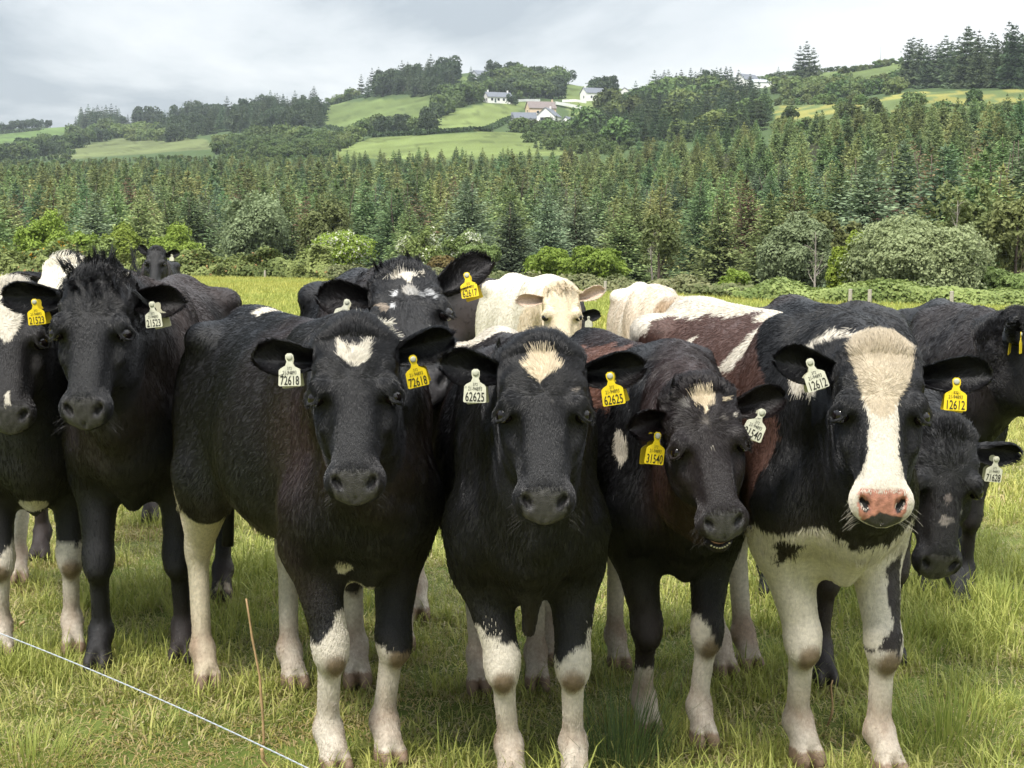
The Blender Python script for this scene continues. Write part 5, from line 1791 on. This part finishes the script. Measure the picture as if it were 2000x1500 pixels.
# bullock turned half side-on
herd_animal('black bullock standing half side-on with a white square on its forehead, tags numbered 72618',
            [(757, 1500), (650, 1518), (572, 1350), (402, 1348)], 27, 1.0, (692, 646, 3.90), 25, 2, 1, 0.84, 5,
            dict(legs=[(0.31, -0.04), (0.44, 0.07), (0.62, 0), (0.84, 0, (0.56, 0.49, 0.36))], tint=(0.042, 0.022, 0.018, 0.5),
                 face=[(W, [(-0.047, 0.030), (-0.014, 0.050), (0.014, 0.052), (0.034, 0.030), (0.047, 0.034), (0.044, 0.078), (0.022, 0.10), (0.0, 0.115), (-0.024, 0.10), (-0.046, 0.078)])],
                 body=[(W, 0, [(-0.30, 1.19), (-0.22, 1.19), (-0.22, 1.3), (-0.30, 1.3)])],
                 blob=[(W, (0.50, 0.07, 0.59), (0.06, 0.03, 0.03)), (W, (0.50, -0.07, 0.59), (0.06, 0.03, 0.03))]), 150000,
            [(0, 'y', '72618', -0.025, -0.01, 0.22), (1, 'w', '72618', 0, 0.01, 0)], [dict(up=0.30, fwd=0.05, open=0.75, t=1), dict(up=0.0, fwd=0.15, open=0.15)],
            tuft=[(0.02, -0.015, -0.07, 0.028, 0.008, 700, 0.036, (0.1, -1.0, 0.1), (0.62, 0.58, 0.48), 0.55), (0.070, 0.0, -0.06, 0.012, 0.014, 400, 0.032, (0.8, -0.3, 0.1), (0.62, 0.58, 0.48), 0.4),
                  (0.0, 0.05, 0.008, 0.022, 0.015, 250, 0.013, (0, 1, 0.5), W, 0.7)])

# piebald heifer
BR2 = (0.072, 0.037, 0.028)
herd_animal('piebald heifer with a broad white blaze and pink nose, tags numbered 12612',
            [(1728, 1524), (1568, 1500), (1458, 1315), (1410, 1328)], 17, 1.02, (1720, 678, 3.88), 25, -6, -1, 0.86, 8,
            dict(legs=[(0.66, 0), (0.66, 0), (0.72, 0), (0.80, 0)],
                 face=[(W, [(-0.085, -0.06), (0.085, -0.06), (0.086, 0.04), (0.072, 0.09), (0.045, 0.15), (0.034, 0.23), (0.037, 0.31), (0.055, 0.37), (0.095, 0.39), (0.095, 0.55), (-0.095, 0.55), (-0.095, 0.39),
                            (-0.060, 0.37), (-0.043, 0.31), (-0.040, 0.24), (-0.052, 0.15), (-0.076, 0.08), (-0.080, 0.03)]),
                       ((0.42, 0.35, 0.25), [(-0.086, -0.06), (0.086, -0.06), (0.087, 0.04), (0.072, 0.09), (0.045, 0.15), (0.030, 0.19), (0.0, 0.21), (-0.036, 0.19), (-0.052, 0.15), (-0.076, 0.08), (-0.081, 0.03)])],
                 nose=(0.40, 0.18, 0.13), nose2=(0.035, 0.032, 0.032),
                 body=[(BR2, 0, [(-0.50, 0.40), (0.34, 0.40), (0.50, 0.95), (0.30, 1.19), (-0.50, 1.15)]),
                       (W, 0, [(-0.9, 0.3), (-0.50, 0.3), (-0.48, 0.80), (-0.42, 1.05), (-0.33, 1.155), (0.0, 1.172), (0.20, 1.175), (0.22, 1.4), (-0.9, 1.4)]),
                       (W, -1, [(-0.14, 1.12), (-0.10, 1.12), (-0.20, 0.92), (-0.30, 0.66), (-0.34, 0.66), (-0.25, 0.92)]),
                       (W, -1, [(0.20, 1.3), (0.31, 1.3), (0.29, 1.14), (0.17, 1.04), (0.12, 1.04), (0.17, 1.12)]),
                       (W, 0, [(0.55, 1.01), (0.66, 1.01), (0.72, 1.13), (0.60, 1.17), (0.52, 1.12)]),
                       (W, 0, [(0.24, 0.3), (0.90, 0.3), (0.90, 0.58), (0.62, 0.68), (0.45, 0.64), (0.24, 0.60)]),
                       (W, -1, [(-0.02, 0.30), (0.20, 0.3), (0.22, 0.62), (0.10, 0.86), (0.04, 0.84), (0.02, 0.70)])],
                 leg_poly=[(BLACK, 0, [(-0.045, 0.34), (0.0, 0.42), (0.0, 0.54), (0.045, 0.60), (0.05, 0.47), (0.02, 0.33), (-0.005, 0.36)]),
                           (BLACK, 1, [(-0.10, 0.75), (-0.05, 0.72), (-0.07, 0.62), (-0.09, 0.56), (-0.12, 0.62)])],
                 blob=[(BLACK, (0.66, -0.05, 0.66), (0.05, 0.016, 0.03)), (BLACK, (0.6, 0.07, 0.60), (0.06, 0.012, 0.018)), (BLACK, (0.62, 0.03, 0.70), (0.06, 0.03, 0.06))],
                 tint=(0.03, 0.02, 0.018, 0.5), tail=W), 140000,
            [(0, 'y', '12612', 0.01, -0.005, -0.04), (1, 'w', '12612', 0, 0.02, 0.33)], [dict(up=0.02, fwd=0.1, open=0.2, len=0.225), dict(up=0.18, fwd=0.1, open=0.3)], fluff=0.85, shift=-0.05, fw=1.04, girth=0.93)

# chewing bullock
herd_animal('smaller black bullock with its mouth open and a small cream forehead mark, tags numbered 31540',
            [(1370, 1462), (1262, 1440), (1206, 1312), (1080, 1300)], 14, 0.93, (1368, 762, 3.92), 24, 7, 6, 0.735, 11,
            dict(legs=[(0.36, -0.07), (0.22, 0), (0.75, 0), (0.75, 0)],
                 face=[(CR, [(-0.040, 0.028), (-0.01, 0.022), (0.034, 0.026), (0.030, 0.062), (0.008, 0.068), (0.0, 0.10), (-0.010, 0.068), (-0.030, 0.058)])],
                 spots=[((0.09, .08, .07), (-.01, .115, .012)), ((0.3, .27, .22), (0, .20, .005)), ((0.10, .09, .08), (.05, .11, .006)), ((.12, .11, .1), (-.055, .05, .008)), ((.4, .36, .3), (.095, .10, .004))],
                 body=[((0.12, 0.058, 0.040), 0, [(-0.55, 0.99), (0.38, 1.0), (0.36, 1.17), (-0.6, 1.17)])],
                 blob=[(W, (0.47, -0.17, 0.92), (0.05, 0.05, 0.05))], tint=(0.05, 0.024, 0.019, 0.6)), 115000,
            [(0, 'w', '31540', 0.01, -0.01, -0.42), (1, 'y', '31540', 0.0, -0.02, -0.15)], [dict(up=0.10, fwd=0.1, open=0.3), dict(up=-0.22, fwd=0.25, open=0.5, len=0.17)], fw=0.98,
            mouth=1.5, tuft=[(0, 0.035, 0.01, 0.018, 0.01, 250, 0.016, (0, 1, 0.5), CR, 0.7), (0, -0.01, -0.02, 0.045, 0.012, 700, 0.030, (0, -0.3, 0.8), BLACK, 0.6)])

# tall black bullock at left
herd_animal('tall all-black bullock at left with shaggy poll and pale horn buds, tags numbered 21523',
            [(358, 1300), (195, 1312), (434, 1180), (365, 1168)], 2, 1.06, (185, 535, 4.90), 22, -3, 0, 0.94, 13,
            dict(tint=(0.035, 0.022, 0.018, 0.8), legs=[None, None, (0.06, 0), (0.06, 0)]), 80000,
            [(0, 'w', '21523', 0, 0.0, 0.10), (1, 'y', '21523', 0, 0, 0.10)], [dict(up=-0.10, fwd=0.12, open=0.35, len=0.20), dict(up=0.0, fwd=0.12, open=0.5, len=0.23)], horns=True, res=(0.015, 0.0066),
            fur_w=0.001, tuft=[(0, -0.015, -0.02, 0.045, 0.012, 1600, 0.034, (0, -1, 0.4), BLACK, 0.55), (0, 0.03, 0.0, 0.05, 0.02, 900, 0.030, (0, 0.5, 0.7), BLACK, 0.5)])

# leftmost, cut by the picture edge
herd_animal('black bullock with a white blaze cut off by the left picture edge',
            [(143, 1280), (5, 1290), (38, 1142), (-60, 1150)], 18, 0.98, (14, 566, 5.15), 22, 4, 4, 0.92, 17,
            dict(legs=[(0.40, 0.0), (0.40, 0), (0.6, 0), (0.6, 0)],
                 face=[(W, [(-0.05, -0.05), (0.055, -0.05), (0.060, 0.05), (0.056, 0.13), (0.02, 0.19), (0.0, 0.20), (-0.05, 0.12)]), (W, [(-0.008, 0.385), (0.006, 0.375), (0.012, 0.42), (-0.010, 0.42)])],
                 blob=[(W, (0.55, 0.0, 0.56), (0.10, 0.05, 0.025))], tint=T1), 45000,
            [(0, 'y', '12621', 0.01, -0.01, 0.0)], [dict(up=0.0, fwd=0.1, open=0.4), dict()], res=MIDRES, fur_w=0.001)

# spotted-face bullock looking over the backs
herd_animal('black bullock with pale scarred face looking over the others, yellow tag numbered 62617',
            [(785, 1275), (697, 1345), (815, 1216), (640, 1240)], 9, 1.08, (783, 524, 4.95), 40, 8, 9, 0.94, 19,
            dict(legs=[(0.30, 0), (0.30, 0), (0.5, 0), (0.5, 0)],
                 face=[(W, [(-0.045, 0.050), (-0.01, 0.026), (0.026, 0.030), (0.045, 0.052), (0.018, 0.050), (0.016, 0.078), (0.004, 0.076), (-0.006, 0.056)])],
                 spots=[((0.20, .16, .12), (-.088, .14, .016)), ((0.20, .16, .12), (-.080, .158, .013)), ((.28, .26, .23), (.012, .108, .010)), ((.25, .24, .22), (.024, .118, .008)), ((.5, .5, .48), (.05, .25, .008)), ((.4, .4, .38), (.015, .262, .006)),
                        ((.3, .27, .2), (.035, .30, .013)), ((.3, .27, .2), (.055, .298, .010)), ((.4, .4, .4), (-.04, .112, .005)), ((.3, .3, .3), (.07, .12, .008)), ((.25, .25, .25), (.085, .15, .008)), ((.4, .4, .4), (-.05, .15, .004)),
                        ((.2, .2, .2), (.045, .13, .006))],
                 body=[(W, 0, [(-0.6, 1.19), (-0.5, 1.19), (-0.5, 1.3), (-0.6, 1.3)])], tint=T1), 60000,
            [(0, 'y', '62617', 0.01, 0.0, 0.18), (1, 'w', '62617', 0.0, 0.0, -0.35)], [dict(up=0.32, fwd=0.1, open=0.1, len=0.23, wid=.07), dict(up=0.22, fwd=0.05, open=0.5, len=0.2, wid=.07)], res=MIDRES,
            fur_w=0.001, tuft=[(0, 0.03, 0.004, 0.026, 0.010, 200, 0.011, (0, -0.3, 0.6), W, 0.5), (0, -0.02, -0.02, 0.04, 0.012, 700, 0.025, (0, -0.6, 0.5), BLACK, 0.4)])

# head-down black cow at right
herd_animal('black bullock with lowered head tucked behind the white-blazed heifer, tag numbered 71628',
            [(1740, 1300), (1606, 1342), (1870, 1190), (1500, 1168)], 6, 1.0, (1858, 842, 4.75), 8, 8, -6, 0.88, 23,
            dict(tint=T1, spots=[((.12, .10, .09), (-.005, .22, .010)), ((.16, .14, .12), (-.01, .30, .013)), ((.1, .09, .08), (.012, .295, .008)), ((.15, .14, .12), (.06, .26, .007))]), 55000,
            [(0, 'w', '71628', 0.0, -0.005, -0.1)], [dict(up=0.05, fwd=0.0, open=0.5, len=0.20, wid=.05), dict(up=0.1, fwd=0.1)], res=MIDRES, fur_w=0.001)

# black cow looking out of the picture at right
herd_animal('black bullock behind at right with its head turned out of the picture',
            [(1885, 1168), (1812, 1172), None, None], -11, 0.96, (2018, 622, 5.95), 22, 66, 0, 0.92, 27,
            dict(tint=(0.03, 0.02, 0.018, 0.4)), 45000, [(1, 'y', '', 0.0, 0.0, 0.0)], [dict(up=0.1, fwd=0.1), dict(up=0.35, fwd=0.1, open=0.4)], res=MIDRES, fur_w=0.0012)

# pale cows behind
IV = (0.66, 0.61, 0.50)
herd_animal('white cow looking at the camera over the middle bullock',
            [None] * 4, 16, 1.0, (1097, 562, 9.55), 16, 2, 0, 0.90, 31,
            dict(base=IV, head=(0.66, 0.56, 0.40), ear=((0.58, 0.46, 0.36), IV), nose=(0.5, 0.33, 0.26), body=[((0.60, 0.50, 0.36), 0, [(0.30, 0.4), (0.9, 0.4), (0.9, 1.08), (0.5, 1.05), (0.30, 0.8)])]), 42000, (),
            [dict(up=0.30, fwd=0.05, open=0.2, len=0.21, wid=.05), dict(up=-0.05, fwd=0.05, open=0.35, len=0.21, wid=.05)], fmid=at(1075, 900, 10.15) * [1, 1, 0], res=FARRES, fur_w=0.0017,
            tuft=[(0, 0.0, 0.0, 0.05, 0.015, 500, 0.035, (0, 0.3, 0.6), (0.6, 0.5, 0.36), 0.5)])
TAN = (0.48, 0.36, 0.24)
herd_animal('beige cow behind the piebald rump with lowered head and a yellow tag in its ear',
            [None] * 4, 2, 0.95, (1335, 600, 9.7), 4, 25, 10, 0.90, 33,
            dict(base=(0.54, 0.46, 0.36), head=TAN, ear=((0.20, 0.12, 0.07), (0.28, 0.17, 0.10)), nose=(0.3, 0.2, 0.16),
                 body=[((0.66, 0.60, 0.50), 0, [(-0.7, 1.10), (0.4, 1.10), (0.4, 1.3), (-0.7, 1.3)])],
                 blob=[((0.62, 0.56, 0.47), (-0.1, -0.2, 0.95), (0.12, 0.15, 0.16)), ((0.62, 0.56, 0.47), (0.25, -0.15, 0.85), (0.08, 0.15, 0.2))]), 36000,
            [(1, 'y', '', 0.0, 0.0, 0.0)], [dict(), dict(up=0.0, fwd=0.1, open=0.4, len=0.2)], fmid=at(1276, 900, 10.2) * [1, 1, 0], res=FARRES, fur_w=0.0017)
herd_animal('black cow hidden behind the white cow so that only its ear with a tag shows',
            [None] * 4, 60, 0.96, (1104, 604, 11.6), 5, 5, 0, 0.90, 35,
            dict(tint=T1), 8000, [(0, 'w', '', 0, 0, 0)], [dict(up=0.1, fwd=0.05, open=0.3), dict()], fmid=at(1085, 900, 12.2) * [1, 1, 0], res=FARRES, fur_w=0.0018)
herd_animal('distant black cow standing alone in front of the lime bushes, white tag in its ear',
            [None] * 4, 6, 1.02, (304, 486, 19.5), 22, 2, 0, 0.98, 37,
            dict(tint=T1, nose=(0.09, 0.085, 0.085)), 24000, [(0, 'w', '', 0, 0, 0)], [dict(up=0.15, fwd=0.05, open=0.3, len=.2), dict(up=0.75, fwd=0.05, open=0.3, len=.18)], fmid=at(307, 700, 20.1) * [1, 1, 0], res=FARRES, fur_w=0.002)
herd_animal('white-headed cow mostly hidden behind the tall black bullock at left',
            [None] * 4, 0, 1.06, (120, 512, 6.6), 20, -15, 0, 0.90, 39,
            dict(head=IV, tint=T1, ear=((0.02, 0.016, 0.014), BLACK)), 26000, [(1, 'y', '', 0, 0, 0)], [dict(), dict(up=-0.05, fwd=0.05, open=0.9)], fmid=at(130, 900, 7.2) * [1, 1, 0], res=MIDRES, fur_w=0.0013)
# ---------------------------------------------------------------- grass
def clump(seed, n, R, hmin, hmax, w, dead=0.2, flat=0.0, tint=(1, 1, 1)):
    r = np.random.default_rng(seed)
    a = r.random(n) * 6.283; rr = R * np.sqrt(r.random(n))
    B = np.stack([rr * np.cos(a), rr * np.sin(a), np.full(n, -0.01)], 1)
    h = hmin + (hmax - hmin) * r.random(n) ** 1.5
    da = r.random(n) * 6.283
    out = np.stack([np.cos(da), np.sin(da), 0 * da], 1)
    isd = r.random(n) < dead
    lean = np.where(isd, 0.9 + 0.8 * r.random(n), 0.12 + 0.65 * r.random(n) ** 1.5 + flat)
    side = np.stack([-out[:, 1], out[:, 0], 0 * da], 1)
    ww = w * (0.6 + 0.7 * r.random(n))
    V = []
    for t, wf in ((0, 1.0), (0.4, 0.9), (0.75, 0.55)):
        ang = lean * t * 1.25
        p = B + out * (h * t * np.sin(ang))[:, None] + np.array([0, 0, 1.0]) * (h * t * np.cos(ang))[:, None]
        V += [p - side * (ww * wf / 2)[:, None], p + side * (ww * wf / 2)[:, None]]
    ang = lean * 1.35
    V.append(B + out * (h * np.sin(ang))[:, None] + np.array([0, 0, 1.0]) * (h * np.cos(ang))[:, None])
    V = np.stack(V, 1)            # n,7,3
    o = (np.arange(n) * 7)[:, None]
    Q = np.concatenate([o + np.array([[0, 1, 3, 2]]), o + np.array([[2, 3, 5, 4]])])
    T = o + np.array([[4, 5, 6]])
    t = r.random((n, 1))
    c = np.array([0.20, 0.235, 0.052]) * (1 - t) + np.array([0.49, 0.475, 0.15]) * t
    t2 = r.random((n, 1))
    c[isd] = (np.array([0.38, 0.32, 0.14]) * (1 - t2) + np.array([0.55, 0.48, 0.28]) * t2)[isd]
    c = c * np.array(tint)
    C = np.repeat(c, 7, axis=0)
    me = np_mesh('grass_clump', V.reshape(-1, 3), [Q, T], False, C)
    me.materials.append(M_GRASS)
    return me


M_GRASS = material('grass_blades', attr=True, rough=0.55, spec=0.25, trans=0.35)
G_kinds = [clump(1, 60, 0.10, 0.02, 0.075, 0.0040, 0.38, 0.25), clump(2, 56, 0.10, 0.025, 0.10, 0.0042, 0.25, 0.15), clump(3, 34, 0.06, 0.05, 0.17, 0.0045, 0.12, 0.1, (0.95, 1.0, 0.85)),
           clump(4, 64, 0.12, 0.015, 0.06, 0.0038, 0.8, 0.4, (0.80, 0.72, 0.62)),
           clump(5, 90, 0.26, 0.04, 0.11, 0.007, 0.3, 0.1), clump(6, 90, 0.26, 0.05, 0.13, 0.0075, 0.42, 0.1, (1.12, 1.08, 1.0)),
           clump(7, 100, 0.55, 0.07, 0.17, 0.016, 0.25, 0, (1.05, 1.1, 0.9)), clump(8, 100, 0.55, 0.07, 0.20, 0.016, 0.45, 0, (1.2, 1.15, 0.95))]


def scatter_zone(y0, y1, dens, kfun, seed, margin=0.6):
    r = np.random.default_rng(seed)
    half1 = y1 * 0.325 + margin
    n = int((y1 - y0) * 2 * half1 * dens)
    X = r.uniform(-half1, half1, n); Y = r.uniform(y0, y1, n)
    E_ = np.interp(np.clip(1000 + FPX * X / Y, -900, 2900), PXK, EDGE)
    k = (np.abs(X) < Y * 0.325 + margin) & (Y < E_ + 0.5)
    X, Y = X[k], Y[k]
    Z = terrain(X, Y)
    K, S = kfun(X, Y, r)
    return np.stack([X, Y, Z, S, r.random(len(X)) * 6.283, K], 1)


def kn(X, Y, r):
    P = np.stack([X, Y, 0 * X], 1)
    a = snoise(P, 2.2, 51, 2) + r.normal(size=len(X)) * 0.25
    b = snoise(P, 3.6, 52, 2) + r.normal(size=len(X)) * 0.2
    K = np.where(a > 0.1, 1, 0)
    K = np.where(b < -0.45, 3, K); K = np.where(b > 0.62, 2, K)
    right = (X > 0.35 * Y * 0.6) & (r.random(len(X)) < 0.35)
    K = np.where(right, 2, K)
    S = 0.75 + 0.5 * r.random(len(X)) + 0.25 * a.clip(-1, 1)
    return K, S


def km(X, Y, r):
    P = np.stack([X, Y, 0 * X], 1)
    a = snoise(P, 0.9, 53, 2) + r.normal(size=len(X)) * 0.35
    return np.where(a > 0.0, 5, 4), 0.8 + 0.5 * r.random(len(X))


def kf(X, Y, r):
    P = np.stack([X, Y, 0 * X], 1)
    a = snoise(P, 0.25, 54, 2) + r.normal(size=len(X)) * 0.4
    return np.where(a > 0.0, 7, 6), 0.8 + 0.5 * r.random(len(X))


pts = np.concatenate([scatter_zone(2.6, 8.5, 150, kn, 1), scatter_zone(8.5, 20, 40, km, 2, 1.0), scatter_zone(20, 75, 7, kf, 3, 2.0)])
rf = np.random.default_rng(77)
ring = []
for f_ in FEET:
    if f_[1] > 9: continue
    for q in range(26):
        a = rf.random() * 6.283; d_ = 0.045 + 0.09 * rf.random()
        ring.append((f_[0] + math.cos(a) * d_, f_[1] + math.sin(a) * d_, 0.0, 0.6 + 0.5 * rf.random(), rf.random() * 6.28, rf.choice([0, 1, 1, 2, 3])))
pts = np.concatenate([pts, np.array(ring)])
gn_scatter('grass', pts, G_kinds, 'trampled yellow-green grass of the pasture')

# rush tuft in front of the chewing bullock
def rush(name, label, px, py, n, R, h, seed, w=0.0035, col=((0.045, 0.085, 0.030), (0.10, 0.16, 0.055)), spread=0.35, cat='rush tuft'):
    r = np.random.default_rng(seed)
    g = ground(px, py)
    V, C = [], []
    a = r.random(n) * 6.283; rr = R * np.sqrt(r.random(n))
    B = np.stack([rr * np.cos(a), rr * np.sin(a), np.full(n, -0.01)], 1)
    out = np.stack([np.cos(a), np.sin(a), 0 * a], 1) + r.normal(size=(n, 3)) * [0.3, 0.3, 0]
    L = h * (0.45 + 0.6 * r.random(n)); ln = spread * (rr / R) * (0.4 + r.random(n)) + 0.04
    side = np.stack([-out[:, 1], out[:, 0], 0 * a], 1); side /= np.linalg.norm(side, axis=1)[:, None]
    rows = []
    for t in (0, 0.33, 0.66, 1.0):
        ang = ln * (0.5 + t * 1.1)
        p = B + out * (L * t * np.sin(ang))[:, None] + np.array([0, 0, 1.0]) * (L * t * np.cos(ang))[:, None]
        ww = w * (1.05 - t)
        rows += [p - side * ww / 2, p + side * ww / 2]
    V = np.stack(rows, 1).reshape(-1, 3)
    o = (np.arange(n) * 8)[:, None]
    Q = np.concatenate([o + np.array([[i, i + 1, i + 3, i + 2]]) for i in (0, 2, 4)])
    t = r.random((n, 1)); c = np.array(col[0]) * (1 - t) + np.array(col[1]) * t
    ob = link_mesh(name, np_mesh(name, V, Q, False, np.repeat(c, 8, axis=0)), M_GRASS)
    ob.location = tuple(g)
    tag(ob, label, cat)


rush('rush_tuft', 'dark green rush tuft in front of the chewing bullock', 1215, 1500, 300, 0.13, 0.34, 1, 0.0032, ((0.06, 0.10, 0.035), (0.17, 0.23, 0.075)), 0.5)
rush('grass_tussock', 'tall green grass tussock at the bottom left corner', 60, 1500, 260, 0.16, 0.13, 2, 0.0045, ((0.15, 0.20, 0.035), (0.36, 0.38, 0.09)), 0.6, 'grass tussock')
rush('grass_tussock', 'long grass tussock right of the heifer hooves', 1850, 1440, 300, 0.22, 0.19, 3, 0.005, ((0.16, 0.22, 0.04), (0.38, 0.41, 0.10)), 0.6, 'grass tussock')
rush('grass_tussock', 'long grass tussock below the lowered black head', 1800, 1262, 260, 0.22, 0.17, 4, 0.005, ((0.16, 0.22, 0.04), (0.38, 0.41, 0.10)), 0.6, 'grass tussock')
rush('grass_tussock', 'long bright grass tussock at the right edge', 1960, 1200, 320, 0.28, 0.20, 5, 0.006, ((0.16, 0.22, 0.04), (0.38, 0.41, 0.10)), 0.6, 'grass tussock')

# dead stalks
M_STALK = material('dry_stalk', (0.36, 0.24, 0.12), 0.8, noise=40)


def stalk(label, px0, py0, px1, py1, r0, bend=0.01):
    g = ground(px0, py0); top = at(px1, py1, g[1] - 0.02)
    n = 9; P = []
    rr = np.random.default_rng(int(px0))
    for i in range(n):
        t = i / (n - 1)
        P.append(g * (1 - t) + top * t + np.array([math.sin(t * 5) * bend, 0, 0]) + rr.normal(size=3) * 0.0015 - [0, 0, 0.02 * (1 - t)])
    v, f = tube(P, [r0 * (1.1 - 0.35 * i / (n - 1)) * (1.25 if i in (3, 6) else 1) for i in range(n)], 6)
    tag(link_mesh('dead_stalk', np_mesh('dead_stalk', v, f), M_STALK), label, 'stalk')


stalk('tall dry brown stalk standing between the white legs at left', 515, 1462, 490, 1168, 0.0038)
stalk('short broken stalk stub by the fence wire', 521, 1500, 511, 1462, 0.0065, 0.0)
stalk('thin reddish twig between the heifer front legs', 1612, 1412, 1632, 1328, 0.0032)
stalk('thin dark twig lying beside the left bullock hooves', 10, 1232, 50, 1214, 0.006, 0.004)

# electric fence wire
P = []
for i in range(41):
    t = -0.15 + 1.35 * i / 40
    px_ = t * 600; py_ = 1237 + (1500 - 1237) * (t + 0.12 * t * (t - 1))
    Yd = 3.55 + (2.75 - 3.55) * t
    P.append(at(px_, py_, Yd))
P = np.array(P)
fine = []
for i in range(len(P) - 1):
    for q in range(10): fine.append(P[i] + (P[i + 1] - P[i]) * q / 10)
fine = np.array(fine)
root = empty('fence_wire', tuple(fine[0]))
tag(root, 'twisted white electric fence wire running across the lower left corner', 'fence wire')
for k in range(3):
    pp = fine.copy() - fine[0]
    L = np.concatenate([[0], np.cumsum(np.linalg.norm(np.diff(fine, axis=0), axis=1))])
    th = L / 0.012 * 1.2 + k * 2.094
    pp[:, 2] += np.cos(th) * 0.0008; pp[:, 1] += np.sin(th) * 0.0008
    v, f = tube(list(pp), [0.00075] * len(pp), 5, cap=False)
    link_mesh('strand', np_mesh('strand', v, f), material('polywire', (0.36, 0.38, 0.41), 0.45) if k < 2 else material('polywire_grey', (0.35, 0.38, 0.42), 0.35), root)
# ---------------------------------------------------------------- haze between the camera and the hill
v, f = box(-1500, 1500, -60, 1750, -12, 330)
hz = link_mesh('haze', np_mesh('haze', v, f, False))
m = bpy.data.materials.new('haze'); m.use_nodes = True
m.node_tree.nodes.clear()
o = m.node_tree.nodes.new('ShaderNodeOutputMaterial'); pv = m.node_tree.nodes.new('ShaderNodeVolumePrincipled')
pv.inputs['Color'].default_value = (0.80, 0.88, 0.95, 1); pv.inputs['Density'].default_value = 0.00011
pv.inputs['Anisotropy'].default_value = 0.2
m.node_tree.links.new(pv.outputs[0], o.inputs['Volume'])
hz.data.materials.append(m)
tag(hz, 'thin pale haze in the air over the valley', None, None, 'stuff')
